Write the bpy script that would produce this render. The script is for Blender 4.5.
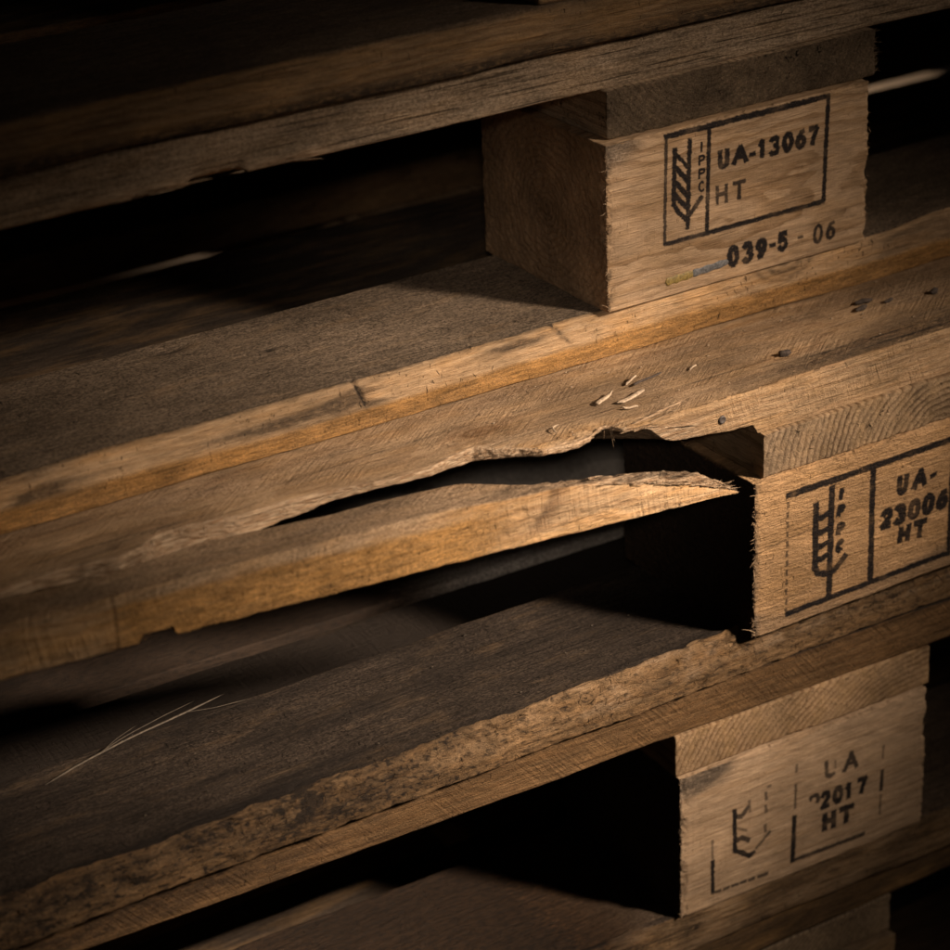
import bpy, math
import numpy as np
from mathutils import Matrix, Vector

for o in list(bpy.data.objects):
    bpy.data.objects.remove(o, do_unlink=True)
S = bpy.context.scene
COL = S.collection
MM = 0.001
DENOISE = True
ZF = 454.0            # mm from the floor to the underside of the top-stamped pallet's first block

# ------------------------------------------------------------------ camera
cam_d = bpy.data.cameras.new('camera')
cam = bpy.data.objects.new('camera', cam_d)
COL.objects.link(cam)
yaw, pitch, roll = math.radians(31.6631), math.radians(25.6734), math.radians(-2.3402)
cpos = Vector((-607.67, -867.44, 431.68 + ZF)) * MM
fw = Vector((math.sin(yaw)*math.cos(pitch), math.cos(yaw)*math.cos(pitch), -math.sin(pitch)))
rt = Vector((math.cos(yaw), -math.sin(yaw), 0))
up = rt.cross(fw)
r2 = rt*math.cos(roll) + up*math.sin(roll)
u2 = -rt*math.sin(roll) + up*math.cos(roll)
m = Matrix.Identity(4)
for i in range(3):
    m[i][0], m[i][1], m[i][2], m[i][3] = r2[i], u2[i], -fw[i], cpos[i]
cam.matrix_world = m
cam_d.sensor_width = 36
cam_d.sensor_fit = 'HORIZONTAL'
cam_d.lens = 36*2563.6/950
cam_d.clip_start = 0.02
cam_d.clip_end = 200
cam_d.dof.use_dof = True
cam_d.dof.focus_distance = 1.125
cam_d.dof.aperture_fstop = 8.5
S.camera = cam

# ------------------------------------------------------------------ world, lamps, exposure
w = bpy.data.worlds.new('World'); S.world = w
w.use_nodes = True
w.node_tree.nodes['Background'].inputs[0].default_value = (0.80, 0.66, 0.52, 1)
w.node_tree.nodes['Background'].inputs[1].default_value = 0.018
S.cycles.use_denoising = DENOISE
S.view_settings.view_transform = 'Standard'
S.view_settings.look = 'None'
S.view_settings.exposure = 0
S.view_settings.gamma = 1
S.view_settings.use_curve_mapping = False

def spot(name, pos, target, power, size, blend, radius, color):
    l = bpy.data.lights.new(name, 'SPOT')
    l.energy = power; l.spot_size = math.radians(size); l.spot_blend = blend
    l.shadow_soft_size = radius; l.color = color
    o = bpy.data.objects.new(name, l); COL.objects.link(o)
    pos = Vector(pos); d = (Vector(target) - pos).normalized()
    o.rotation_euler = d.to_track_quat('-Z', 'Y').to_euler(); o.location = pos
    return o
LT = Vector((-70, -62, -98 + ZF))*MM
AZ, EL, LD = math.radians(37), math.radians(33), 1.7
LP = LT + LD*Vector((math.sin(AZ)*math.cos(EL), -math.cos(AZ)*math.cos(EL), math.sin(EL)))
spot('key_lamp', LP, LT, 365, 13.6, 1.0, 0.10, (1.0, 0.82, 0.66))
spot('key_spill', LP, LT + Vector((.05, 0, .0)), 38, 25, 1.0, 0.10, (1.0, 0.82, 0.66))
# added fill beside the camera: lifts boards deep in gaps and block end grain
FT = Vector((46, 172, -112 + ZF))*MM
A2, E2 = math.radians(-32.3), math.radians(25.4)
spot('fill_lamp', FT + 1.46*Vector((math.sin(A2)*math.cos(E2), -math.cos(A2)*math.cos(E2), math.sin(E2))), FT, 19, 13, 1.0, 0.03, (1.0, 0.86, 0.74))
# a weak lamp behind the stack: the pale slits seen through the gaps between the deck boards
spot('back_lamp', Vector((-855, 1436, 350+ZF))*MM, Vector((590, 580, -166+ZF))*MM, 330, 28, 1.0, 0.03, (1.0, 0.86, 0.74))

# ------------------------------------------------------------------ numpy noise
def _h(ix, iy, iz, s):
    n = (ix*374761393 + iy*668265263 + iz*1274126177 + s*974711) & 0xffffffff
    n = ((n ^ (n >> 13))*1274126177) & 0xffffffff
    n = n ^ (n >> 16)
    return (n & 0xffff)/65535.0
def vnoise(P, s=0):
    f = np.floor(P); i = f.astype(np.int64); t = P - f; t = t*t*(3-2*t)
    x, y, z = i[..., 0], i[..., 1], i[..., 2]
    r = 0
    for a in (0, 1):
        wa = t[..., 0] if a else 1-t[..., 0]
        for b in (0, 1):
            wb = t[..., 1] if b else 1-t[..., 1]
            for c in (0, 1):
                wc = t[..., 2] if c else 1-t[..., 2]
                r = r + wa*wb*wc*_h(x+a, y+b, z+c, s)
    return r
def fbm(P, sc, s=0, octv=3):
    P = P*np.asarray(sc, float); r = 0; a = 1; tot = 0
    for o in range(octv):
        r = r + a*(vnoise(P + 17.3*o, s+o)*2-1); tot += a; a *= .5; P = P*2.03
    return r/tot
def sst(a, b, x):
    t = np.clip((x-a)/(b-a), 0, 1); return t*t*(3-2*t)

# ------------------------------------------------------------------ mesh builders
ATTRS = ('grey', 'fuzz', 'dark', 'tear', 'ink', 'knot')
class Geo:
    def __init__(s): s.V = []; s.Q = []; s.T = []; s.n = 0; s.A = {a: [] for a in ATTRS}
    def add(s, V, Q=None, T=None, **at):
        V = np.asarray(V, float); k = len(V)
        if Q is not None and len(Q): s.Q.append(np.asarray(Q)+s.n)
        if T is not None and len(T): s.T.append(np.asarray(T)+s.n)
        s.V.append(V); s.n += k
        for a in ATTRS:
            v = at.get(a, 0.0)
            s.A[a].append(np.broadcast_to(np.asarray(v, float), (k,)).copy())
    def build(s, name, mat, parent=None, loc=None):
        V = np.concatenate(s.V)*MM
        Q = np.concatenate(s.Q) if s.Q else np.zeros((0, 4), int)
        T = np.concatenate(s.T) if s.T else np.zeros((0, 3), int)
        me = bpy.data.meshes.new(name)
        me.vertices.add(len(V)); me.vertices.foreach_set('co', V.astype(np.float32).ravel())
        me.loops.add(Q.size+T.size)
        me.loops.foreach_set('vertex_index', np.concatenate([Q.ravel(), T.ravel()]).astype(np.int32))
        me.polygons.add(len(Q)+len(T))
        st = np.concatenate([np.arange(len(Q))*4, Q.size+np.arange(len(T))*3]).astype(np.int32)
        me.polygons.foreach_set('loop_start', st)
        me.polygons.foreach_set('use_smooth', np.ones(len(Q)+len(T), bool))
        for a in ATTRS:
            arr = np.concatenate(s.A[a]).astype(np.float32)
            if arr.any():
                at = me.attributes.new(a, 'FLOAT', 'POINT'); at.data.foreach_set('value', arr)
        me.update(calc_edges=True); me.validate()
        me.materials.append(mat)
        o = bpy.data.objects.new(name, me); COL.objects.link(o)
        if parent is not None: o.parent = parent
        if loc is not None: o.location = loc
        return o

def axis(a, b, win=None, step=1.0, coarse=20.0, edge=4.0, estep=0.7):
    """coordinates from a to b: step inside win, coarse elsewhere, estep near both ends"""
    out = [a]; x = a
    while x < b - 1e-6:
        d = step if (win is None or win[0] <= x <= win[1]) else coarse
        if min(x-a, b-x) < edge and (win is None or win[0] <= x <= win[1]): d = min(d, estep)
        if win and x < win[0]: d = min(d, max(win[0]-x, .01))
        x = min(x+d, b); out.append(x)
    out = np.array(out)
    if len(out) > 2 and out[-1]-out[-2] < 0.3*estep: out = np.delete(out, -2)
    return out

def boxgrid(xs, ys, zs):
    n = (len(xs), len(ys), len(zs)); ids = []; pts = []; quads = []
    ax = (xs, ys, zs)
    for d in range(3):
        e, f = [(1, 2), (2, 0), (0, 1)][d]
        for side in (0, n[d]-1):
            E_, F_ = np.meshgrid(np.arange(n[e]), np.arange(n[f]), indexing='ij')
            I = [None]*3; I[d] = np.full_like(E_, side); I[e] = E_; I[f] = F_
            code = (I[0]*n[1]+I[1])*n[2]+I[2]
            q = np.stack([code[:-1, :-1], code[1:, :-1], code[1:, 1:], code[:-1, 1:]], -1).reshape(-1, 4)
            if side == 0: q = q[:, ::-1]
            quads.append(q); ids.append(code.ravel())
    u, = [np.unique(np.concatenate(ids))]
    Q = np.searchsorted(u, np.concatenate(quads))
    k = u % n[2]; j = (u//n[2]) % n[1]; i = u//(n[1]*n[2])
    return np.stack([xs[i], ys[j], zs[k]], -1), Q

def rough_box(x, y, z, seed, win=None, sx=1.0, sy=1.0, sz=1.0, ywin=None, r=1.2, amp=0.25, endamp=0.0,
              grain='x', shape=None, attrs=None, coarse=20, wob=0.8, zwin=None):
    """solid timber with worn arrises: rounded by a varying radius, then roughened along its normals"""
    xs = axis(x[0], x[1], win, sx, coarse); ys = axis(y[0], y[1], ywin, sy, coarse); zs = axis(z[0], z[1], zwin, sz, coarse)
    P, Q = boxgrid(xs, ys, zs)
    P0 = P.copy()
    c = np.array([(x[0]+x[1])/2, (y[0]+y[1])/2, (z[0]+z[1])/2]); h = np.array([x[1]-x[0], y[1]-y[0], z[1]-z[0]])/2
    st = {'x': (.03, .25, .25), 'y': (.25, .03, .25)}[grain]
    rr = r*np.clip(.85+1.7*fbm(P, st, seed+1, 3), .25, 3)
    rr = np.minimum(rr, h.min()*.8)[:, None]
    q = np.clip(P-c, -(h-rr), h-rr); d = P-c-q; L = np.linalg.norm(d, axis=1, keepdims=True)
    nrm = d/np.maximum(L, 1e-9)
    P = c+q+nrm*np.minimum(L, rr) if False else c+q+nrm*rr
    fine = {'x': (.10, .7, .7), 'y': (.7, .10, .7)}[grain]
    endw = np.abs(nrm[:, 0 if grain == 'x' else 1])**2
    disp = amp*fbm(P0, fine, seed+5, 3)*(1-endw) + (amp+endamp)*fbm(P0, (.42, .42, .42), seed+9, 4)*endw
    low = wob*fbm(P0, {'x': (.012, .02, .02), 'y': (.02, .012, .02)}[grain], seed+13, 2)
    P = P+nrm*(disp+low)[:, None]
    at = {}
    if shape is not None: P = shape(P, P0, nrm)
    if attrs is not None: at = attrs(P, P0, nrm)
    return P, Q, nrm, at

def sweep(prof):
    """prof[nx, np, 3]: closed sections swept along x, capped"""
    nx, npnt = prof.shape[:2]
    idx = np.arange(nx*npnt).reshape(nx, npnt)
    a = idx[:-1]; b = idx[1:]
    Q = np.stack([a, np.roll(a, -1, 1), np.roll(b, -1, 1), b], -1).reshape(-1, 4)
    V = prof.reshape(-1, 3)
    c0, c1 = prof[0].mean(0), prof[-1].mean(0)
    V = np.concatenate([V, [c0, c1]]); n = nx*npnt
    T = [(n, idx[0][(i+1) % npnt], idx[0][i]) for i in range(npnt)] + [(n+1, idx[-1][i], idx[-1][(i+1) % npnt]) for i in range(npnt)]
    return V, Q, np.array(T)
def grid_normals(prof):
    du = np.gradient(prof, axis=0)
    dv = np.roll(prof, -1, 1)-np.roll(prof, 1, 1)
    n = np.cross(dv, du); n /= np.maximum(np.linalg.norm(n, axis=2, keepdims=True), 1e-9)
    return n

def fibres(geo, pts, dirs, lens, wid, seed, curl=.35, **at):
    """torn wood fibres: thin three-sided tapering slivers rooted in the timber"""
    rg = np.random.default_rng(seed)
    V = []; T = []; k = 0
    for p, d, L, wd in zip(pts, dirs, lens, wid):
        d = d/np.linalg.norm(d); a = np.cross(d, rg.normal(size=3)); a /= np.linalg.norm(a); b = np.cross(d, a)
        bend = rg.normal(size=3)*curl
        st = [p-d*L*.15, p+d*L*.45+bend*L*.12, p+d*L*.8+bend*L*.3]
        for j, q in enumerate(st):
            r = wd*(1, .8, .45)[j]
            for t in range(3):
                an = t*2.094
                V.append(q+a*r*math.cos(an)+b*r*.5*math.sin(an))
        V.append(p+d*L+bend*L*.5)
        for j in range(2):
            for t in range(3):
                u = (t+1) % 3
                T += [(k+j*3+t, k+j*3+u, k+j*3+3+u), (k+j*3+t, k+j*3+3+u, k+j*3+3+t)]
        for t in range(3): T.append((k+6+t, k+6+(t+1) % 3, k+9))
        k += 10
    if V: geo.add(np.array(V), T=np.array(T), **at)

# ------------------------------------------------------------------ wood material
class N:
    def __init__(s, nt): s.nt = nt
    def new(s, t, **k):
        n = s.nt.nodes.new(t)
        for a, v in k.items(): setattr(n, a, v)
        return n
    def put(s, sock, v):
        if hasattr(v, 'is_linked') or isinstance(v, bpy.types.NodeSocket): s.nt.links.new(v, sock)
        else: sock.default_value = v
    def math(s, op, a, b=0.0, c=None, clamp=False):
        n = s.new('ShaderNodeMath', operation=op, use_clamp=clamp)
        s.put(n.inputs[0], a); s.put(n.inputs[1], b)
        if c is not None: s.put(n.inputs[2], c)
        return n.outputs[0]
    def rng(s, v, a, b, c=0., d=1., smooth=True):
        n = s.new('ShaderNodeMapRange', interpolation_type='SMOOTHSTEP' if smooth else 'LINEAR')
        s.put(n.inputs[0], v)
        for i, x in enumerate((a, b, c, d)): n.inputs[i+1].default_value = x
        return n.outputs[0]
    def mix(s, f, a, b, mode='MIX'):
        n = s.new('ShaderNodeMix', data_type='RGBA', blend_type=mode)
        s.put(n.inputs[0], f); s.put(n.inputs[6], a); s.put(n.inputs[7], b)
        return n.outputs[2]
    def noise(s, vec, scale, detail=3, rough=.55, dist=0.):
        mp = s.new('ShaderNodeVectorMath', operation='MULTIPLY')
        s.put(mp.inputs[0], vec); mp.inputs[1].default_value = scale
        n = s.new('ShaderNodeTexNoise'); s.put(n.inputs['Vector'], mp.outputs[0])
        n.inputs['Scale'].default_value = 1; n.inputs['Detail'].default_value = detail
        n.inputs['Roughness'].default_value = rough; n.inputs['Distortion'].default_value = dist
        return n.outputs['Fac']
    def attr(s, name):
        n = s.new('ShaderNodeAttribute', attribute_name=name); return n.outputs['Fac']

def c4(c): return (c[0], c[1], c[2], 1)
def wood(name, grain='x', pith=(40, -30), ring=3.0, early=(.50, .33, .18), late=(.30, .17, .08), greycol=(.215, .165, .12),
         orange=(.50, .28, .105), bump=.5, saw=0.0, sawdir=(1, .0, 0), sawscale=.8, wave=3.0, contrast=1.0, blotch=.35, speck=.3, weave=0.0, groove=.25, nick=.35, ripple=.5):
    mat = bpy.data.materials.new(name); mat.use_nodes = True
    nt = mat.node_tree; nt.nodes.clear(); g = N(nt)
    out = g.new('ShaderNodeOutputMaterial'); bs = g.new('ShaderNodeBsdfPrincipled')
    nt.links.new(bs.outputs[0], out.inputs[0])
    tc = g.new('ShaderNodeTexCoord')
    oi = g.new('ShaderNodeObjectInfo')
    sc = g.new('ShaderNodeVectorMath', operation='SCALE'); g.put(sc.inputs[0], tc.outputs['Object']); sc.inputs[3].default_value = 1000
    P = sc.outputs[0]                                    # millimetres
    # along-the-grain stretched coordinates: x is the grain
    sep = g.new('ShaderNodeSeparateXYZ'); g.put(sep.inputs[0], P)
    if grain == 'x': gx, ga, gb = sep.outputs[0], sep.outputs[1], sep.outputs[2]
    else: gx, ga, gb = sep.outputs[1], sep.outputs[0], sep.outputs[2]
    rnd = g.math('MULTIPLY', oi.outputs['Random'], 300)
    cm = g.new('ShaderNodeCombineXYZ'); g.put(cm.inputs[0], g.math('ADD', gx, rnd)); g.put(cm.inputs[1], ga); g.put(cm.inputs[2], gb)
    G = cm.outputs[0]
    warp = g.math('MULTIPLY', g.math('SUBTRACT', g.noise(G, (.012, .03, .03), 3), .5), wave*4)
    warp2 = g.math('MULTIPLY', g.math('SUBTRACT', g.noise(G, (.06, .25, .25), 2), .5), wave*ripple)
    a = g.math('SUBTRACT', ga, pith[0]); b = g.math('SUBTRACT', gb, pith[1])
    r = g.math('SQRT', g.math('ADD', g.math('MULTIPLY', a, a), g.math('MULTIPLY', b, b)))
    r = g.math('ADD', g.math('ADD', r, warp), warp2)
    t = g.math('FRACT', g.math('DIVIDE', r, ring))
    lw = g.math('MULTIPLY', g.rng(t, .35, .9), g.rng(t, 1.0, .93))
    ringvar = g.rng(g.noise(G, (.01, .06, .06), 2), .3, .7, .35, 1.0)
    lw = g.math('MULTIPLY', g.math('MULTIPLY', lw, ringvar), contrast, clamp=True)
    col = g.mix(lw, c4(early), c4(late))
    fib = g.noise(G, (.10, 1.6, 1.6), 4, .65)            # fibres
    fib2 = g.noise(G, (.5, 4.5, 4.5), 2, .6)
    big = g.noise(G, (.014, .03, .03), 3, .6)
    hue = g.noise(G, (.03, .12, .12), 3, .6)
    col = g.mix(g.rng(hue, .42, .68, 0, .45), col, c4(orange))
    # rough-sawn fuzz: warmer, broken up into pale tufts and dark pits
    fz = g.attr('fuzz')
    tuft = g.math('ADD', g.math('MULTIPLY', g.noise(P, (.9, 1.2, 1.2), 4, .72, .5), .5), g.math('MULTIPLY', g.noise(G, (.09, .7, .7), 4, .7), .5))
    fcol = g.mix(g.rng(tuft, .40, .60), c4([x*.50 for x in orange]), c4([min(1, orange[0]*1.3), orange[1]*1.3, orange[2]*1.35]))
    col = g.mix(g.math('MULTIPLY', fz, .78), col, fcol)
    # weathered grey
    gr = g.attr('grey')
    gmask = g.math('MULTIPLY', gr, g.rng(g.noise(G, (.03, .10, .10), 4, .65), .25, .5, .72, 1.0), clamp=True)
    gfib = g.noise(P, (.75, 1.25, 1.25) if grain == 'x' else (1.25, .75, 1.25), 4, .7)
    gcol = g.mix(g.rng(gfib, .36, .66), c4([x*.36 for x in greycol]), c4([x*1.65 for x in greycol]))
    gpit = g.rng(g.noise(P, (.50, .85, .85) if grain == 'x' else (.85, .5, .85), 2, .5), .60, .70)
    gcol = g.mix(g.math('MULTIPLY', gpit, .75), gcol, c4([x*.22 for x in greycol]))
    gcol = g.mix(g.rng(fib, .35, .65, 0, .35), gcol, c4([x*.7 for x in greycol]))
    col = g.mix(gmask, col, gcol)
    col = g.mix(g.attr('knot'), col, (.17, .085, .036, 1))  # brown mix for knots, and for shade painted on block ends and boards
    # torn faces: pale fresh wood in long fibres
    te = g.attr('tear')
    tcol = g.mix(g.rng(g.noise(G, (.07, 1.1, 1.1), 4, .7), .35, .66), (.34, .20, .105, 1), (.62, .45, .29, 1))
    col = g.mix(te, col, tcol)
    # fibre value
    val = g.math('MULTIPLY', g.rng(fib, .25, .75, .70, 1.18, False), g.rng(fib2, .3, .7, .86, 1.10, False))
    val = g.math('MULTIPLY', val, g.rng(big, .3, .7, 1-blotch*1.25, 1+blotch*.45, False))
    vm = g.new('ShaderNodeVectorMath', operation='SCALE'); g.put(vm.inputs[0], col); g.put(vm.inputs[3], val)
    col = vm.outputs[0]
    # grooves along the grain and short torn nicks across it
    gro = g.rng(g.noise(G, (.014, .75, .75), 3, .6), .56, .66)
    nk = g.math('MULTIPLY', g.rng(g.noise(P, (.75, .30, .30) if grain == 'x' else (.30, .75, .30), 3, .6, .8), .62, .70), g.rng(g.noise(P, (.03, .06, .06), 2), .40, .60))
    mid = g.noise(G, (.10, .45, .45), 3, .6)
    vm2 = g.new('ShaderNodeVectorMath', operation='SCALE'); g.put(vm2.inputs[0], col)
    g.put(vm2.inputs[3], g.math('MULTIPLY', g.math('MULTIPLY', g.math('SUBTRACT', 1.0, g.math('MULTIPLY', gro, groove*.75)), g.math('SUBTRACT', 1.0, g.math('MULTIPLY', nk, nick*.9))), g.rng(mid, .3, .7, .80, 1.14, False)))
    col = vm2.outputs[0]
    # dirt specks and patches, plus shade painted into boards and block ends
    sp = g.rng(g.noise(P, (.35, .8, .8), 4, .75), .66, .74)
    sp = g.math('MULTIPLY', sp, speck)
    dk = g.attr('dark')
    dmask = g.math('MULTIPLY', dk, g.rng(g.noise(P, (.22, .5, .5), 5, .75), .30, .58, .25, 1.0), clamp=True)
    dmask = g.math('MAXIMUM', dmask, g.math('MULTIPLY', g.rng(dk, .86, .98), .93))
    col = g.mix(g.math('MAXIMUM', sp, dmask), col, (.024, .018, .014, 1))
    # stamp ink, patchy where the wood did not take it
    ik = g.attr('ink')
    ikm = g.math('MULTIPLY', ik, g.rng(g.noise(P, (1.1, 1.1, 1.6), 4, .75), .27, .44, .45, 1.0), clamp=True)
    ikm = g.math('MULTIPLY', ikm, g.rng(g.noise(P, (.07, .07, .10), 3, .6), .30, .50, .80, 1.0))
    col = g.mix(g.math('MULTIPLY', ikm, .985), col, (.008, .007, .008, 1))
    g.put(bs.inputs['Base Color'], col)
    bs.inputs['Roughness'].default_value = .78
    bs.inputs['Specular IOR Level'].default_value = .12
    # relief
    h = g.math('MULTIPLY', fib, .75)
    h = g.math('SUBTRACT', h, g.math('MULTIPLY', gro, groove*.9))
    h = g.math('SUBTRACT', h, g.math('MULTIPLY', nk, nick*2.2))
    h = g.math('ADD', h, g.math('MULTIPLY', mid, .9))
    h = g.math('ADD', h, g.math('MULTIPLY', fib2, .30))
    h = g.math('ADD', h, g.math('MULTIPLY', lw, .18))
    pit = g.noise(P, (1.3, 1.9, 1.9), 4, .75, .4)
    h = g.math('ADD', h, g.math('MULTIPLY', pit, g.math('ADD', g.math('MULTIPLY', fz, 2.2), g.math('MULTIPLY', gr, .9))))
    h = g.math('ADD', h, g.math('MULTIPLY', g.noise(G, (.08, 1.0, 1.0), 4, .7), g.math('MULTIPLY', te, 1.6)))
    if saw > 0:
        e1 = Vector(sawdir).normalized(); e2 = e1.orthogonal().normalized(); e3 = e1.cross(e2)
        cs = g.new('ShaderNodeCombineXYZ')
        for k_, (e_, f_) in enumerate(((e1, sawscale*1.5), (e2, .045), (e3, .045))):
            dp = g.new('ShaderNodeVectorMath', operation='DOT_PRODUCT'); g.put(dp.inputs[0], P); dp.inputs[1].default_value = e_*f_
            g.put(cs.inputs[k_], dp.outputs['Value'])
        sw = g.math('MULTIPLY', g.math('SUBTRACT', g.noise(cs.outputs[0], (1, 1, 1), 2, .5, .3), .5), 5)
        sw = g.math('MULTIPLY', sw, g.rng(g.noise(P, (.03, .05, .05), 2), .38, .62, .1, 1))
        sw = g.math('MULTIPLY', sw, g.math('SUBTRACT', 1.0, te))
        h = g.math('ADD', h, g.math('MULTIPLY', sw, saw))
    if weave > 0:
        rowsn = g.math('MULTIPLY', g.math('SUBTRACT', g.noise(P, (.16, .16, .75), 3, .6, .5), .5), 7)
        brk = g.noise(P, (.55, .55, .8), 3, .65, .4)
        h = g.math('ADD', h, g.math('MULTIPLY', g.math('ADD', g.math('MULTIPLY', rowsn, .3), g.math('MULTIPLY', brk, 1.6)), weave))
    bp = g.new('ShaderNodeBump'); bp.inputs['Strength'].default_value = bump
    bp.inputs['Distance'].default_value = .0015
    g.put(bp.inputs['Height'], h)
    g.put(bs.inputs['Normal'], bp.outputs[0])
    return mat

def plain(name, col, rough=.8, scale=900, var=.5):
    mat = bpy.data.materials.new(name); mat.use_nodes = True
    nt = mat.node_tree; g = N(nt); bs = nt.nodes['Principled BSDF']
    tc = g.new('ShaderNodeTexCoord')
    n = g.noise(tc.outputs['Object'], (scale, scale, scale), 4, .65)
    g.put(bs.inputs['Base Color'], g.mix(g.rng(n, .3, .7), c4([x*(1-var) for x in col]), c4([min(1, x*(1+var*.5)) for x in col])))
    bs.inputs['Roughness'].default_value = rough
    bp = g.new('ShaderNodeBump'); bp.inputs['Strength'].default_value = .4; bp.inputs['Distance'].default_value = .0006
    g.put(bp.inputs['Height'], n); g.put(bs.inputs['Normal'], bp.outputs[0])
    return mat

M = dict(
    deck_top=wood('weathered_deck_wood', pith=(60, -140), ring=2.6, early=(.50, .36, .23), late=(.27, .18, .10), greycol=(.40, .295, .20), bump=.8, saw=.10, sawdir=(.55, -.83, 0), sawscale=.55, groove=.8, nick=.3),
    deck_broken=wood('split_deck_wood', pith=(40, 60), ring=3.4, early=(.52, .345, .195), late=(.33, .195, .10), greycol=(.34, .235, .15), bump=.8, saw=.30, sawdir=(.62, -.78, .2), sawscale=.5, speck=.25, groove=.35, nick=.6),
    strip=wood('split_strip_wood', pith=(40, 60), ring=3.6, early=(.52, .345, .19), late=(.34, .195, .095), greycol=(.34, .235, .15), orange=(.60, .31, .09), bump=.9, saw=.30, sawdir=(.62, -.78, .1), sawscale=.5, speck=.2, groove=.3, nick=.9),
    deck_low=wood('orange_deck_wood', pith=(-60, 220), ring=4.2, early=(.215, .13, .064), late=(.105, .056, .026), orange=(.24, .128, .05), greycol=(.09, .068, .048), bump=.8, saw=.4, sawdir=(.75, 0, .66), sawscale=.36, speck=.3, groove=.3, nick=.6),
    bottom_pale=wood('pale_bottom_wood', pith=(-45, -22), ring=7, early=(.53, .355, .20), late=(.40, .245, .12), greycol=(.255, .185, .125), orange=(.64, .325, .095), bump=.85, speck=.2, contrast=.7, groove=.25, nick=.9),
    bottom_rough=wood('rough_bottom_wood', pith=(-30, 70), ring=4, early=(.37, .24, .13), late=(.20, .115, .055), greycol=(.078, .056, .040), orange=(.38, .21, .085), bump=1.1, saw=.10, sawdir=(1, 0, .2), sawscale=.38, speck=.6, groove=.4, nick=.6),
    bottom_far=wood('dirty_bottom_wood', pith=(-30, -60), ring=3.5, early=(.34, .225, .125), late=(.21, .12, .06), greycol=(.15, .11, .08), bump=.8, speck=.6, groove=.5, nick=.7),
    endgrain=wood('sawn_end_grain', grain='y', pith=(60, 150), ring=2.6, early=(.72, .52, .33), late=(.34, .21, .115), orange=(.72, .49, .28), greycol=(.48, .37, .26), bump=1.4, wave=1.5, speck=.45, contrast=1.2, groove=0, nick=.9, ripple=.2),
    endgrain_rings=wood('ringed_end_grain', grain='y', pith=(110, 86), ring=3.4, early=(.42, .285, .165), late=(.15, .09, .048), orange=(.42, .265, .13), bump=.9, wave=1.6, speck=.3, contrast=1.35, groove=0, nick=.8, ripple=.12),
    endgrain_pale=wood('pale_end_grain', grain='y', pith=(150, 20), ring=3.0, early=(.42, .275, .155), late=(.23, .13, .065), orange=(.42, .26, .12), bump=.6, wave=1.8, speck=.15, contrast=1.3, groove=0, nick=.4, ripple=.12),
    block_fine=wood('planed_block_wood', pith=(46, 58), ring=3.4, early=(.46, .31, .185), late=(.28, .17, .088), orange=(.45, .28, .14), bump=.55, saw=.06, sawdir=(1, 0, 0), sawscale=.7, speck=.15, contrast=1.1, wave=4, groove=.3, nick=.25),
    block_woven=wood('rough_sawn_block_wood', pith=(60, -40), ring=5, early=(.52, .32, .165), late=(.42, .245, .115), orange=(.50, .285, .12), bump=.85, weave=.8, speck=.12, contrast=.6, groove=.2, nick=.7),
    block_pale=wood('pale_block_wood', pith=(50, 140), ring=4.4, early=(.50, .345, .215), late=(.37, .24, .14), orange=(.45, .29, .16), bump=.5, saw=.10, sawdir=(1, 0, 0), sawscale=.45, speck=.1, contrast=.8, groove=.25, nick=.3),
    pale_grey=wood('pale_grey_deck_wood', pith=(30, -160), ring=3.2, early=(.58, .50, .42), late=(.44, .37, .30), greycol=(.56, .485, .41), speck=.2),
    shade_deck=wood('shade_darkened_deck_wood', pith=(30, -160), ring=3.2, early=(.085, .058, .038), late=(.05, .034, .022), greycol=(.065, .05, .038), speck=.4, groove=.6),  # deck wood darkened in colour to stand for the unlit depths
    plain_wood=wood('pallet_wood', pith=(30, -60), ring=3.2, early=(.34, .235, .14), late=(.22, .14, .075), greycol=(.19, .145, .105), speck=.3),
    nail=plain('dull_nail_steel', (.055, .042, .035), .6),
    chip=plain('pale_split_wood', (.40, .295, .195), .75, 700, .5),
    bark=plain('dark_bark', (.050, .034, .024), .9, 900, .6),
    straw=plain('dry_straw', (.085, .062, .038), .7, 600, .5),
    yellow=plain('yellow_paint', (.22, .15, .04), .6, 900, .5),
    greyp=plain('grey_paint', (.12, .115, .112), .6, 900, .6),
)

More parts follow.
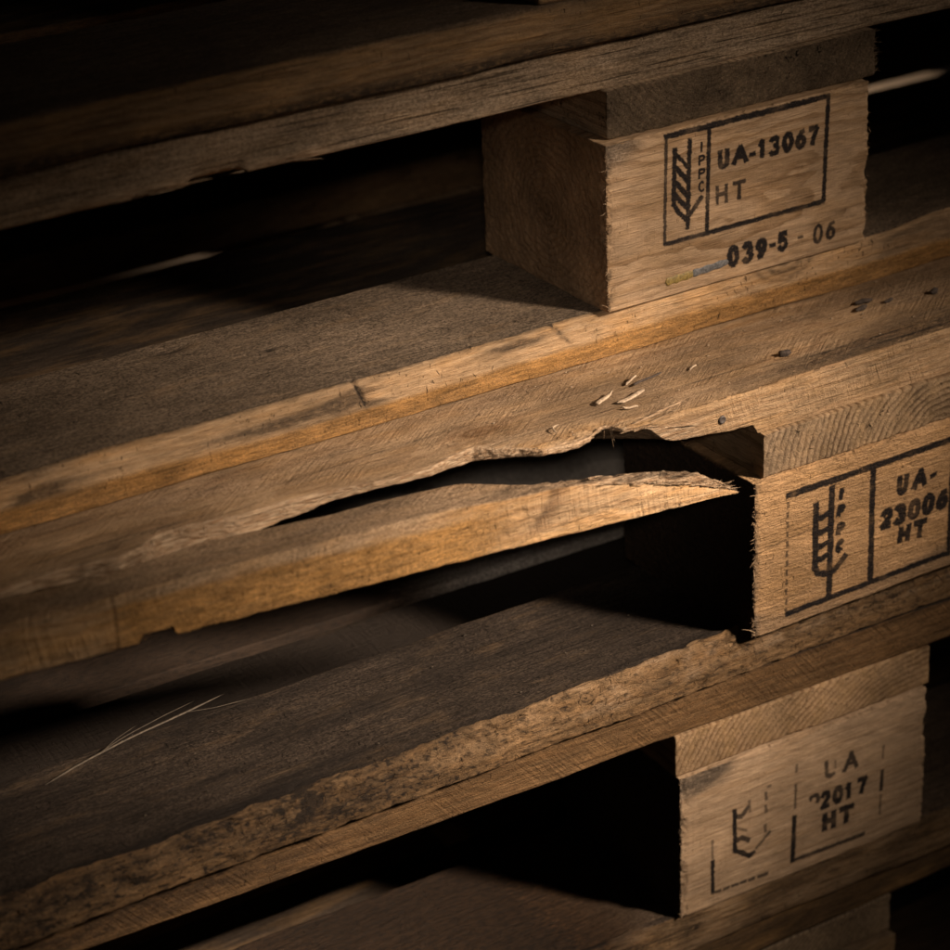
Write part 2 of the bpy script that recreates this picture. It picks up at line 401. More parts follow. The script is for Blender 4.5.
# ------------------------------------------------------------------ stamps: strokes in mm on the block's face (x from its left edge, z from its underside)
def arc(cx, cz, rx, rz, a0, a1, n=9):
    return [(cx+rx*math.cos(math.radians(a0+(a1-a0)*i/n)), cz+rz*math.sin(math.radians(a0+(a1-a0)*i/n))) for i in range(n+1)]
GL = {
    'U': [[(.06, 1), (.06, .3)] + arc(.5, .32, .44, .32, 180, 360) + [(.94, 1)]],
    'A': [[(0, 0), (.5, 1), (1, 0)], [(.2, .34), (.8, .34)]],
    'H': [[(.05, 0), (.05, 1)], [(.95, 0), (.95, 1)], [(.05, .52), (.95, .52)]],
    'T': [[(.5, 0), (.5, 1)], [(0, .97), (1, .97)]],
    'I': [[(.5, 0), (.5, 1)]],
    'P': [[(.1, 0), (.1, .97), (.55, .97)] + arc(.55, .73, .4, .24, 90, -90) + [(.1, .49)]],
    'C': [arc(.52, .5, .46, .5, 50, 310, 12)],
    '-': [[(.1, .42), (.9, .42)]],
    '0': [arc(.5, .5, .44, .5, 0, 360, 18)],
    '1': [[(.15, .74), (.6, .98), (.6, 0)]],
    '2': [arc(.5, .72, .42, .27, 165, -30, 9) + [(.08, .03), (.95, .03)]],
    '3': [arc(.46, .74, .40, .25, 150, -80, 9), arc(.46, .26, .46, .27, 85, -150, 10)],
    '5': [[(.88, .97), (.2, .97), (.12, .5)] + arc(.46, .31, .44, .31, 120, -155, 11)],
    '6': [arc(.5, .3, .42, .30, 0, 360, 14), [(.85, .96), (.5, .9), (.2, .62), (.08, .3)]],
    '7': [[(.03, .97), (.95, .97), (.6, .5), (.38, 0)]],
    '9': [arc(.5, .70, .42, .29, 0, 360, 14), [(.92, .7), (.8, .35), (.5, .08), (.15, .04)]],
}
class Stamp:
    def __init__(s): s.seg = []
    def line(s, pts, w, k=1.0):
        for a, b in zip(pts[:-1], pts[1:]): s.seg.append((a[0], a[1], b[0], b[1], w/2, k))
    def text(s, ch, x0, x1, z0, z1, w, k=1.0, slant=0.0):
        for st in GL[ch]:
            s.line([(x0+w/2+(x1-x0-w)*u+slant*(v-.5), z0+w/2+(z1-z0-w)*v) for u, v in st], w, k)
    def ink(s, P, front):
        x, z = P[:, 0], P[:, 2]-22; out = np.zeros(len(P)); idx = np.where(front)[0]
        px, pz = x[idx], z[idx]
        jit = .30*fbm(P[idx], (1.1, 1.1, 1.1), 77, 2)+.35*fbm(P[idx], (.22, 1, 1.6), 76, 2)
        res = np.zeros(len(idx))
        px = px+.15*fbm(P[idx], (.3, .3, .3), 78, 2); pz = pz+.15*fbm(P[idx], (.3, .3, .3), 79, 2)
        for ax, az, bx, bz, hw, k in s.seg:
            sel = np.where((px > min(ax, bx)-hw-1) & (px < max(ax, bx)+hw+1) & (pz > min(az, bz)-hw-1) & (pz < max(az, bz)+hw+1))[0]
            if not len(sel) or math.hypot(bx-ax, bz-az) < .02: continue
            dx, dz = bx-ax, bz-az; L2 = max(dx*dx+dz*dz, 1e-9)
            t = np.clip(((px[sel]-ax)*dx+(pz[sel]-az)*dz)/L2, 0, 1)
            L_ = math.sqrt(L2); al = ((px[sel]-ax)*dx+(pz[sel]-az)*dz)/L_
            d = np.maximum(np.abs((px[sel]-ax)*dz-(pz[sel]-az)*dx)/L_, np.maximum(np.maximum(-al, al-L_), 0)+hw*.62)
            res[sel] = np.maximum(res[sel], k*sst(hw*1.12+min(.62, .8*hw), hw*1.12+.02, d+jit[sel]*min(1, hw/.85)))
        out[idx] = res
        return out

SA = Stamp()
SA.line([(32.2, 75.6), (124.6, 75.8)], 2.0); SA.line([(124.2, 75.8), (122.8, 25.6)], 1.7); SA.line([(122.8, 25.6), (31.6, 25.6)], 1.5)
SA.line([(31.6, 25.6), (32.8, 75.6)], 1.2, .9); SA.line([(56.4, 75.6), (55.2, 25.6)], 1.5)
SA.line([(45.6, 71.5), (44.4, 30.4)], 1.7); SA.line([(37.4, 68.6), (36.7, 43)], 1.8)
for zz in (67.0, 60.5, 53.5, 47.5): SA.line([(37.5, zz), (44.8, zz-8.2)], 1.8 if zz < 66 else 1.3)
SA.line([(36.7, 43.4), (39, 39.5), (43.6, 34.6), (52.2, 43.5)], 1.6)
for ch, z1 in zip('IPPC', (69.4, 63.2, 57.0, 50.8)): SA.text(ch, 50.2, 54.2, z1-4.9, z1, .72)
for ch, a, b in (('U', 61.3, 67.6), ('A', 69.4, 78.2), ('1', 83.6, 88.6), ('3', 90.0, 96.6), ('0', 97.8, 104.4), ('6', 105.4, 111.8), ('7', 112.8, 119.2)):
    SA.text(ch, a, b, 54.2, 63.4, 1.9)
SA.line([(79.3, 57.6), (82, 57.6)], 1.4)
SA.text('H', 60.2, 67, 37.4, 46.8, 1.25, .9); SA.text('T', 69.6, 77.4, 37.4, 46.6, 1.45, .95)
for ch, a, b in (('0', 67, 73.8), ('3', 75.4, 82), ('9', 83.4, 90)): SA.text(ch, a, b, 5.8, 15.8, 2.1)
SA.line([(91.8, 10.8), (94.6, 10.8)], 1.4); SA.text('5', 96.0, 102.4, 6.6, 16.2, 1.7)
SA.line([(108.4, 11), (111, 11)], 1.0, .8)
SA.text('0', 117.2, 123, 5.6, 15, 1.2, .95); SA.text('6', 124.6, 130.6, 5.8, 15, 1.4, .95)

SB = Stamp(); B0 = 28.9
def b_(x): return x-B0
SB.line([(b_(47.6), 67.2), (b_(146), 67.8)], 2.4); SB.line([(b_(48.2), 6.8), (b_(146.5), 8)], 2.0)
SB.line([(b_(145.8), 68), (b_(146.2), 8)], 1.8)
for i in range(12): SB.line([(b_(48), 63.5-i*4.9), (b_(48.1), 61.2-i*4.9)], 1.0, .75)
SB.line([(b_(97.4), 67.5), (b_(97.9), 8)], 2.6)
SB.line([(b_(73.4), 64), (b_(73.2), 7.5)], 2.7); SB.line([(b_(64.2), 58), (b_(64.6), 25)], 2.7)
for z in (50.5, 43, 36, 29.5): SB.line([(b_(64.4), z+.4), (b_(68), z-.5), (b_(73.2), z+.9)], 2.3)
SB.line([(b_(64.6), 25), (b_(66.5), 22), (b_(72), 20.2), (b_(76.5), 21), (b_(82.4), 26.5)], 2.3)
for ch, z1 in zip('IPPC', (62.0, 53.6, 44.4, 35.4)): SB.text(ch, b_(76.6), b_(81.2), z1-6.2, z1, 2.0, 1, .8)
for ch, a, bb in (('U', 112.2, 119.2), ('A', 121.8, 130.6)): SB.text(ch, b_(a), b_(bb), 48, 58, 2.4, 1, .6)
SB.line([(b_(132.8), 52), (b_(136), 52.4)], 1.5)
for ch, a in zip('23006', (102.6, 111, 119.6, 128.2, 136.8)): SB.text(ch, b_(a), b_(a+7.8), 32.6, 43, 2.6, 1, .6)
SB.text('H', b_(114), b_(121.6), 21.8, 31.2, 2.3, 1, .6); SB.text('T', b_(123.2), b_(131.8), 21.6, 31.2, 2.3, 1, .6)

SC = Stamp(); C0 = -6.4
def c_(x): return x-C0
SC.line([(c_(12.2), 38), (c_(12.3), 22)], .9, .6); SC.line([(c_(12.3), 26), (c_(12.5), 8.4)], 1.5)
for a, bb in ((12.5, 17), (19, 22), (24, 27.5), (29, 32), (34, 37), (39.5, 45)): SC.line([(c_(a), 8-(a-12)*.05), (c_(bb), 8-(bb-12)*.05)], 1.2, .85)
SC.line([(c_(61.2), 51), (c_(61), 38)], 1.1, .7); SC.line([(c_(60.8), 33), (c_(60.1), 7.4)], 1.9); SC.line([(c_(61.4), 62), (c_(61.3), 58)], 1, .6)
SC.line([(c_(60), 8), (c_(80), 7.4), (c_(104), 7)], 1.4, .9)
SC.line([(c_(114.4), 54), (c_(114.2), 47)], .9, .6); SC.line([(c_(114.2), 40), (c_(113.8), 29)], 1.5, .95); SC.line([(c_(113.8), 26), (c_(113.6), 15)], 1.0, .6)
SC.line([(c_(25), 50), (c_(25.4), 27)], 1.8); SC.line([(c_(25.4), 27), (c_(34), 21), (c_(37), 22)], 1.8); SC.line([(c_(38), 23.5), (c_(46.2), 30)], 1.2, .8)
SC.line([(c_(26), 46), (c_(29), 45), (c_(33), 49)], 1.8, .85); SC.line([(c_(33.5), 52), (c_(34), 46)], 1.1, .6); SC.line([(c_(26), 32), (c_(29), 33), (c_(33.6), 30)], 2.0, .9); SC.line([(c_(32), 36), (c_(27), 39)], 1.0, .6)
for a, z in ((44.3, 51), (44.3, 44), (44.1, 33)): SC.line([(c_(a-1), z+2), (c_(a-.6), z-2)], 1.2, .7)
SC.line([(c_(44.4), 56), (c_(46), 56)], 1.0, .6)
SC.line([(c_(79.4), 57), (c_(79.6), 50), (c_(82), 48.4), (c_(84), 49)], 1.7, .85); SC.line([(c_(84.8), 56), (c_(84.9), 52)], .9, .5)
SC.line([(c_(90.6), 48.2), (c_(94.6), 57), (c_(98), 48)], 1.7, .9); SC.line([(c_(92), 51.4), (c_(97), 51.2)], 1.5, .9)
SC.line(arc(c_(72.4), 38.2, 2.7, 2.3, 150, -40), 1.7, .9)
for ch, a, bb in (('2', 76.2, 82.4), ('0', 83.8, 90.2), ('1', 91, 95.6), ('7', 98.4, 105.2)): SC.text(ch, c_(a), c_(bb), 30.6 if ch == '2' else 31, 40.8, 2.0)
SC.text('H', c_(77.8), c_(86.4), 17.2, 28.2, 2.5); SC.text('T', c_(87.8), c_(97.6), 17, 27.8, 2.4)

# ------------------------------------------------------------------ pallets
def empty(name, loc, rz, label, cat, group):
    o = bpy.data.objects.new(name, None); COL.objects.link(o)
    o.location = Vector(loc)*MM; o.rotation_euler = (0, 0, rz); o.empty_display_size = .1
    o['label'] = label; o['category'] = cat
    if group: o['group'] = group
    return o
GRP = 'stacked wooden pallets'
# local frame: x along the long side, y into the stack, z up from the pallet's underside;
# x = 0, y = 0 is the front left corner of the middle front block
PZ = empty('wooden_pallet', (-30, 4, 122+ZF), 0, 'topmost wooden pallet, only its dark bottom board showing above the UA-13067 one', 'pallet', GRP)
PA = empty('wooden_pallet', (0, 0, -22+ZF), 0, 'wooden pallet whose block is stamped UA-13067 HT and 039-5-06', 'pallet', GRP)
PB = empty('wooden_pallet', (28.9, -69.3, -166+ZF), 0, 'wooden pallet with a split splintered deck board and a block stamped UA-23006', 'pallet', GRP)
PC = empty('wooden_pallet', (-6.4, -61.2, -310+ZF), -.027, 'wooden pallet with a faded half printed stamp reading 2017 HT', 'pallet', GRP)
PD = empty('wooden_pallet', (-14, -60, -454+ZF), 0, 'lowest wooden pallet, only a deck edge and end grain showing at bottom right', 'pallet', GRP)

LX, RX = -527.5, 672.5
BX = (-527.5, 0, 527.5)
YR = ((0, 100), (327.5, 472.5), (700, 800))
seed = [100]
def nxt(): seed[0] += 31; return seed[0]

def std(parent, name, x, y, z, mat, grain='x', grey=.5, **k):
    """ordinary board or block, seen only as a blur or not at all"""
    g = Geo()
    P, Q, n, at = rough_box(x, y, z, nxt(), sx=8, sy=6, sz=4, r=1.5, amp=.3, grain=grain, coarse=8,
                            attrs=lambda P, P0, n: dict(grey=grey*np.clip(n[:, 2]*1.2, .25, 1), fuzz=.3*(np.abs(n[:, 2]) < .5)))
    g.add(P, Q, **at)
    return g.build(name, mat, parent)

def rest_of(p, skip=(), deck='deck_top'):
    """the parts of a pallet that stand behind or beside the ones in close view"""
    for i, x in enumerate(BX):
        for j, (y0, y1) in enumerate(YR):
            if ('block', i, j) in skip: continue
            std(p, 'block', (x, x+145), (y0, y1), (22.3, 99.7), M['plain_wood'])
        if ('stringer', i) not in skip:
            std(p, 'stringer_board', (x, x+145), (4, 796), (100.2, 121.7), M['endgrain'], 'y')
    for j, (y0, y1) in enumerate(YR):
        if ('bottom', j) not in skip:
            std(p, 'bottom_board', (LX, RX), (y0+2, y1-2), (0.3, 22), M['bottom_far'])
    ys = [(0, 145), (186, 286), (327, 472), (514, 614), (655, 800)]
    for j, (y0, y1) in enumerate(ys):
        if ('deck', j) not in skip:
            std(p, 'deck_board', (LX, RX), (y0+4, y1), (122, 143.8), M[deck])

WIN = (-350, 225)
def edgeband(P0, z0, z1): return sst(z0, z1, P0[:, 2])

# ---- topmost pallet: dark bottom board
def fZ(P, P0, n):
    top = np.clip(n[:, 2], 0, 1); front = (n[:, 1] < -.4)
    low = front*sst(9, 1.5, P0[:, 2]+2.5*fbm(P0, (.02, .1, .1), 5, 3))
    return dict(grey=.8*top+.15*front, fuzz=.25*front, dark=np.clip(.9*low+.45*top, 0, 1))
g = Geo()
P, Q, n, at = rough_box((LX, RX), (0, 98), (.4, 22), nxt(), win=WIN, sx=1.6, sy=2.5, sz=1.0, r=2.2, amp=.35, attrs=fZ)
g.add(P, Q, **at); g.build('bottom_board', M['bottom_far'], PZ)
rest_of(PZ, {('bottom', 0)}, 'shade_deck')

# ---- pallet stamped 13067
def chipA(P, P0, n):
    # torn lower arris of the deck board
    x = P0[:, 0]; e = sst(7, 0, P0[:, 1]-9.8)*sst(8, 0, P0[:, 2]-122)
    bite = sst(-197, -190, x)*sst(-167, -172, x)*2.4 + sst(-222, -217, x)*sst(-198, -203, x)*.6
    P = P.copy(); P[:, 2] += e*bite*(1+.5*fbm(P0, (.2, .2, .2), 3, 2)); P[:, 1] += e*bite*.6
    return P
def fDA(P, P0, n):
    x = P0[:, 0]; front = np.clip(-n[:, 1], 0, 1)
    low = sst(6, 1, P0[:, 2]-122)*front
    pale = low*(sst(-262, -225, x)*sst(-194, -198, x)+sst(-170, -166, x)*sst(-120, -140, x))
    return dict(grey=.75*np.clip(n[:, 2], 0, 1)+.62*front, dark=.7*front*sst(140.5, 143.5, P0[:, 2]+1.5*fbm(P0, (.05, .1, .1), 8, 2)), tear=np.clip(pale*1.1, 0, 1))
g = Geo()
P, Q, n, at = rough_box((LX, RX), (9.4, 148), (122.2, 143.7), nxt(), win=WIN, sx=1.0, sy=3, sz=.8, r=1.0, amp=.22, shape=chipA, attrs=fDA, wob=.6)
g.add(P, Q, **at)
rg = np.random.default_rng(4)
px = np.concatenate([rg.uniform(-255, -198, 22), rg.uniform(-172, -125, 16)])
fibres(g, np.stack([px, rg.uniform(9.2, 11, len(px)), rg.uniform(122.2, 124, len(px))], 1), np.stack([np.sign(rg.normal(size=len(px))), rg.normal(size=len(px))*.04, rg.normal(size=len(px))*.05-.03], 1), rg.uniform(6, 18, len(px)), rg.uniform(.35, .9, len(px)), 1, .06, tear=1.0)
g.build('deck_board', M['deck_top'], PA)

def fSA(P, P0, n):
    front = np.clip(-n[:, 1], 0, 1)
    return dict(fuzz=.75*front, grey=.35*front+.3*(1-front), dark=.25*front*sst(.1, .5, fbm(P0, (.05, .05, .1), 6, 3)))
g = Geo()
P, Q, n, at = rough_box((5, 156), (5.6, 796), (100.3, 122), nxt(), sx=.9, sy=1.2, sz=.8, ywin=(-5, 45), coarse=25, r=.9, amp=.2, endamp=1.2, grain='y', attrs=fSA)
g.add(P, Q, **at)
rg = np.random.default_rng(14)
k = 420; px = rg.uniform(5, 155, k)
fibres(g, np.stack([px, np.full(k, 5.4), rg.uniform(100.6, 121.6, k)], 1), np.stack([rg.normal(size=k), -1.2-0*px, rg.normal(size=k)], 1), rg.uniform(.7, 2.2, k), rg.uniform(.1, .22, k), 2, .5, tear=.7)
k = 40
fibres(g, np.stack([np.full(k, 155.8), np.full(k, 6.), rg.uniform(100.4, 121.6, k)], 1), np.stack([np.full(k, 1.2), -.3+rg.normal(size=k)*.4, rg.normal(size=k)*.6], 1), rg.uniform(1, 3.6, k), rg.uniform(.12, .3, k), 3, .5, tear=.5)
g.build('stringer_board', M['endgrain'], PA)

def block(parent, x1, stamp, mat, sd, extra, fray=0, amp=.12, step=.34, r=.8, wob=.35, y1=100):
    g = Geo()
    def at(P, P0, n):
        front = P0[:, 1] < .01
        d = extra(P, P0, n); d['ink'] = stamp.ink(P0, front & (n[:, 1] < -.3)); return d
    def crush(P, P0, n):
        ed = np.maximum(sst(5, 0, P0[:, 0])*sst(5, 0, P0[:, 1]), sst(3, 0, x1-P0[:, 0])*sst(4, 0, P0[:, 1]))
        ed = np.maximum(ed, .6*sst(2.5, 0, 100-P0[:, 2])*sst(3, 0, P0[:, 1]))
        a_ = np.clip(fbm(P0, (.2, .2, .16), sd+21, 3)+.12, 0, 1)*3.0+.5*fbm(P0, (.8, .8, .8), sd+25, 2)
        return P-n*(ed*a_)[:, None]
    P, Q, n, a = rough_box((0, x1), (0, y1), (22.2, 100), sd, shape=crush, sx=step, sy=1.3, sz=step, r=r, amp=amp, endamp=.5, attrs=at, wob=wob)
    g.add(P, Q, **a)
    rg = np.random.default_rng(sd)
    if fray:
        k = fray; zz = 22.5+77*rg.uniform(0, 1, k)**1.3
        dirs = np.stack([rg.normal(size=k)*.8-.6, -.7+rg.normal(size=k)*.5, rg.normal(size=k)*.7], 1)
        fibres(g, np.stack([rg.uniform(-.2, 1.2, k), rg.uniform(-.1, .6, k), zz], 1), dirs, rg.uniform(.6, 2.4, k)*rg.choice([.5, 1, 1.8], k), rg.uniform(.12, .42, k), sd+1, .6, tear=.75)
        k = fray//2
        fibres(g, np.stack([np.full(k, x1-.1), rg.uniform(-.1, .6, k), rg.uniform(23, 99.5, k)], 1), np.stack([rg.uniform(.2, 1, k), rg.normal(size=k)*.6, rg.normal(size=k)*.6], 1), rg.uniform(.4, 1.3, k)*rg.choice([.5, 1, 1.8], k), rg.uniform(.1, .3, k), sd+2, .6, tear=.6)
    return g.build('block', mat, parent)
def eA(P, P0, n):
    x, z = P0[:, 0], P0[:, 2]-22; f = np.clip(-n[:, 1], 0, 1); nb = fbm(P0, (.05, .05, .12), 41, 4)
    gr = f*sst(.35, 1.0, sst(40, 0, x)*sst(40, 78, z)+.35*nb)
    ch = f*sst(3.5, .5, x+2.2*nb)*sst(.15, .45, fbm(P0, (.3, .3, .25), 44, 3)+.1)
    return dict(grey=.85*gr+.0*f, knot=.55*np.clip(-n[:, 0], 0, 1), dark=np.clip(.22*np.clip(-n[:, 0], 0, 1)+.75*ch+.35*gr*sst(.1, .4, fbm(P0, (.12, .1, .35), 47, 3)), 0, 1), fuzz=.35*f*sst(6, 0, x))  # left end face darkened: shade painted over its end grain
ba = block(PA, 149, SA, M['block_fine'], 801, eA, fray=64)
ba['label'] = 'block stamped UA-13067 HT in a ruled frame'
# the yellow and grey stub lying on the face under the stamp
def bar(x0, z0, x1, z1, r, n=14):
    d = np.array([x1-x0, 0, z1-z0]); L = np.linalg.norm(d); d /= L; nn = np.array([-d[2], 0, d[0]]); yv = np.array([0, -1., 0])
    V = []; st = np.linspace(0, 1, 24)
    for s in st:
        e = min(s, 1-s)*L; rr = r*math.sqrt(max(.02, 1-max(0, 1-e/r)**2))*(1+.12*math.sin(s*19))
        for k in range(n):
            a = 2*math.pi*k/n
            V.append(np.array([x0, 0, z0])+d*L*s+nn*rr*math.cos(a)+yv*rr*.22*math.sin(a))
    return sweep(np.array(V).reshape(len(st), n, 3)[:, ::-1])
g = Geo(); V, Q, T = bar(31.8, 29.4, 48, 29.9, 1.9); g.add(V, Q, T)
o = g.build('paint_dash', M['yellow'], ba); o['label'] = 'yellow end of the dash under the stamp'
g = Geo(); V, Q, T = bar(46.5, 29.9, 67.6, 31.0, 1.75); g.add(V, Q, T)
o = g.build('paint_dash', M['greyp'], ba); o['label'] = 'grey end of the dash under the stamp'

def sBA(P, P0, n):
    # upper part of the front edge slopes back as wane, swelling below the block
    x = P0[:, 0]; f = sst(10, 0, P0[:, 1]-1.5); u = np.clip((P0[:, 2]-9)/13, 0, 1)
    wl = 3.2*(1+.8*fbm(P0*np.array([1, 0, 0]), (.02, 1, 1), 61, 2))*sst(40, -30, x)+1.0
    P = P.copy(); P[:, 1] += f*wl*u**1.6
    hump = sst(160, 200, x)*sst(30, 0, P0[:, 1])*u
    P[:, 2] += hump*3.4
    ck = np.exp(-((x+128.5-(22-P0[:, 2])*.35)/.8)**2)*sst(7, 1, P0[:, 1])*sst(6, 14, P0[:, 2])
    P[:, 1] += ck*1.6; P[:, 2] -= ck*1.2*(n[:, 2] > .5)
    pit = np.zeros(len(P))
    for cx, cy, rx, ry, dp in ((-176, 85, 9, 3.2, 2.5), (-140, 58, 3, 2, 1.2), (-215, 60, 4, 2, 1), (-92, 70, 3, 2, 1)):
        pit = np.maximum(pit, dp*np.exp(-((x-cx)/rx)**2-((P0[:, 1]-cy)/ry)**2))
    P[:, 2] -= pit*(n[:, 2] > .5)
    return P
def fBA(P, P0, n):
    x, z = P0[:, 0], P0[:, 2]; top = np.clip(n[:, 2], 0, 1)*(P0[:, 1] > 2.6); f = (P0[:, 1] < 2.6)*1.0
    nb = fbm(P0, (.022, .1, .16), 63, 4)
    low = f*sst(11.5, 8.5, z+3.2*fbm(P0, (.012, .05, .05), 65, 3))
    up_ = f*(1-low)
    line = up_*sst(.20, .42, nb)*sst(60, -40, x)
    arris = sst(5.5, 1.5, P0[:, 1]+2.5*nb)*np.clip(n[:, 2], 0, 1)*sst(50, 0, x)
    ck = f*np.exp(-((x+128.5-(22-z)*.35)/.7)**2)*sst(5, 13, z)
    ck2 = f*np.exp(-((x+27-(22-z)*.8)/1.6)**2)*sst(10, 15, z)
    pit = np.zeros(len(P))
    for cx, cy, rx, ry in ((-176, 85, 9, 3.2), (-140, 58, 3, 2)): pit = np.maximum(pit, np.exp(-((x-cx)/rx)**2-((P0[:, 1]-cy)/ry)**2))
    knr = np.hypot((x-102)/1.9, z-22)/9.5; knot = f*sst(1.15, .75, knr)*(.75+.6*np.sin(knr*16+2*nb))
    return dict(grey=np.clip(.98*top+.40*up_*sst(-.1, .35, nb), 0, 1), fuzz=np.clip(.95*low+.15*up_, 0, 1), dark=np.clip(.7*line+.75*arris+ck+.9*ck2+pit+.25*top*sst(.25, .5, fbm(P0, (.1, .2, .2), 66, 3))+.5*knot, 0, 1), tear=.25*up_)
g = Geo()
P, Q, n, at = rough_box((LX, RX), (1.5, 94.5), (.3, 22), nxt(), win=WIN, sx=.8, sy=1.1, sz=.7, r=1.3, amp=.28, shape=sBA, attrs=fBA, wob=.5)
g.add(P, Q, **at)
rg = np.random.default_rng(44); k = 120
fibres(g, np.stack([rg.uniform(-330, 200, k), rg.uniform(1.0, 1.6, k), rg.uniform(1, 10, k)], 1), np.stack([rg.normal(size=k), -.5-rg.uniform(0, .4, k), rg.normal(size=k)*.5], 1), rg.uniform(.6, 2.2, k), rg.uniform(.1, .22, k), 5, .5, fuzz=.8)
g.build('bottom_board', M['bottom_pale'], PA)
rest_of(PA, {('deck', 0), ('stringer', 1), ('block', 1, 0), ('bottom', 0)}, 'shade_deck')

# ---- pallet with the broken deck board
OB = np.array([28.9, -69.3, -166.0])
def interp(tab, x): t = np.array(tab, float); return np.interp(x, t[:, 0], t[:, 1])
# break line on the deck's top face, and underside of the thin torn lip at the front (stack frame, mm)
YC = [(-560, -36), (-311, -39.9), (-281, -39.6), (-262, -43), (-252, -40), (-245, -35.5), (-232, -33.6), (-207, -38.4), (-190, -38.1), (-168, -40.7), (-142, -47), (-124, -48), (-112, -44), (-99, -41.8),
      (-92, -47), (-87, -51.2), (-78, -60), (-77, -61.4), (-68, -63.5), (-62, -64), (-54, -62.5), (-49, -59.5), (-44, -57), (-40.5, -58.5), (-38, -64), (-33, -65.4), (700, -65.4)]
ZL = [(-560, -26), (-310, -26), (-262, -31), (-232, -33), (-200, -32), (-180, -29.5), (-168, -27), (-142, -24.8), (-124, -25.4), (-99, -28.2), (-88, -26), (-76, -24.4), (-62, -24.4), (-50, -23.8), (-37, -23.6), (-28, -24.4), (-24, -26), (-21, -29), (-17, -32.5), (-11.6, -34.6), (3.5, -36.7), (10.5, -37.2), (21, -38.4), (31, -39.2), (33.5, -43.6), (60, -43.8), (700, -43.8)]
UC = [(-560, 46), (-37, 46), (-20, 34), (0, 20), (18, 14), (31, 10), (34, .8), (45, .05), (700, .05)]
xs = axis(LX+28.9, RX+28.9, (-360, 200), .7, 20)
yc = interp(YC, xs) + np.where(xs < -34, 1, .25)*(.55*fbm(np.stack([xs, xs*0, xs*0], 1), (.12, 1, 1), 201, 3) + .35*fbm(np.stack([xs, xs*0, xs*0], 1), (.9, 1, 1), 207, 2)*sst(-110, -80, xs))
zl = interp(ZL, xs) + np.where(xs < 33, .6, .3)*(.7*fbm(np.stack([xs, xs*0, xs*0], 1), (.16, 1, 1), 211, 3))
zl = np.clip(zl, -43.8, -23.2); uc = interp(UC, xs)
YBK = 80.0
secs = []
nt_, nf_, nu_ = 110, 20, 16
for i, x in enumerate(xs):
    s = np.linspace(0, 1, nt_)**1.35
    top = np.stack([yc[i]+1.0+(YBK-yc[i]-1.0)*(1-(1-s[::-1])), np.full(nt_, -22.0)], 1)   # back to front
    fz = np.linspace(0, 1, nf_)
    rnd_ = 1.0 if x > -34 else .5
    zf = -22 - (22+zl[i])*-1*fz if False else -22+(zl[i]+22)*fz
    yy = yc[i]+rnd_*(1-np.clip(fz*6, 0, 1))**2 + .4*(fz**2)
    fr = np.stack([yy, zf], 1)
    un = np.linspace(0, 1, nu_+1)[1:]
    ud = np.stack([yc[i]+.4+uc[i]*un**.9, zl[i]+(-44-zl[i])*un], 1)
    bt = np.array([[yc[i]+.4+uc[i]+(YBK-yc[i]-uc[i]-.4)*t, -44.0] for t in (.1, .3, .6, 1.0)])
    bk = np.array([[YBK, -36.0], [YBK, -29.0]])
    sec = np.concatenate([top, fr, ud, bt, bk])
    secs.append(np.column_stack([np.full(len(sec), x), sec]))
prof = np.array(secs); nrm = grid_normals(prof)
if nrm[len(xs)//2, 30, 2] < 0: nrm = -nrm
np_ = prof.shape[1]
role = np.zeros(np_); role[nt_:nt_+nf_] = 1; role[nt_+nf_:nt_+nf_+nu_] = 2; role[nt_+nf_+nu_:] = 3
R_ = np.broadcast_to(role, prof.shape[:2]); X_ = prof[..., 0]
brk = sst(-30, -38, X_)
tearw = np.where(R_ == 1, np.maximum(brk, sst(6, -2, X_)*sst(.25, .5, (prof[..., 2]+22)/np.minimum(-1, (zl[:, None]+22)))), np.where(R_ == 2, sst(40, 30, X_), 0.0))
disp = .22*fbm(prof, (.10, .7, .7), 221, 3) + tearw*(.45*fbm(prof, (.045, .35, .35), 225, 3)+.3*fbm(prof, (.25, 1.1, 1.1), 229, 2))
disp += .45*fbm(prof, (.012, .02, .02), 231, 2)
near = sst(14, 1, prof[..., 1]-yc[:, None])*(R_ == 0)
chipz = near*sst(-115, -95, X_)*sst(-15, -30, X_)
disp += chipz*(-1.2*sst(.12, .5, fbm(prof, (.10, .12, .12), 235, 3))+.5*fbm(prof, (.3, .5, .5), 237, 2))
hole = np.exp(-((X_+44)/4.5)**2-((prof[..., 1]+56.5)/3.4)**2)*(R_ == 0)
disp -= 2.6*hole
prof2 = prof+nrm*disp[..., None]
# the break's last step beside the block's end grain
dark = np.zeros(prof.shape[:2])
gy = prof[..., 1]; nb = fbm(prof, (.018, .07, .07), 241, 4)
smear = (R_ == 0)*sst(20, 70, X_)*sst(-48, -58, gy+8*nb)*sst(-66, -62, gy)
smear = np.maximum(smear, (R_ == 0)*sst(60, 130, X_)*sst(-30, -52, gy+10*nb)*.8)
chk = np.zeros(prof.shape[:2])
for cy, xa, xb, sl in ((-52, 70, 150, -.02), (-44, -10, 60, .015), (-22, -190, -80, .02), (-60, 95, 190, .0), (-28, -300, -210, -.01)):
    cl = cy+sl*(X_-xa)+1.3*fbm(np.stack([X_, X_*0, X_*0], -1), (.03, 1, 1), int(90+cy), 2)
    chk = np.maximum(chk, (R_ == 0)*np.exp(-((gy-cl)/.5)**2)*sst(xa, xa+12, X_)*sst(xb, xb-20, X_))
dark = np.clip(.85*chk+.62*smear+.5*hole+.35*(R_ == 0)*sst(.3, .6, fbm(prof, (.05, .12, .12), 243, 4))+.3*chipz*sst(.1, .5, fbm(prof, (.12, .3, .3), 245, 3)), 0, 1)
grey = np.clip((R_ == 0)*(.45-.5*nb-.25*chipz)+(R_ == 1)*(1-brk)*.25, 0, 1)
fuzz = np.clip((R_ == 1)*(1-brk)*.22+.25*(R_ == 0), 0, 1)
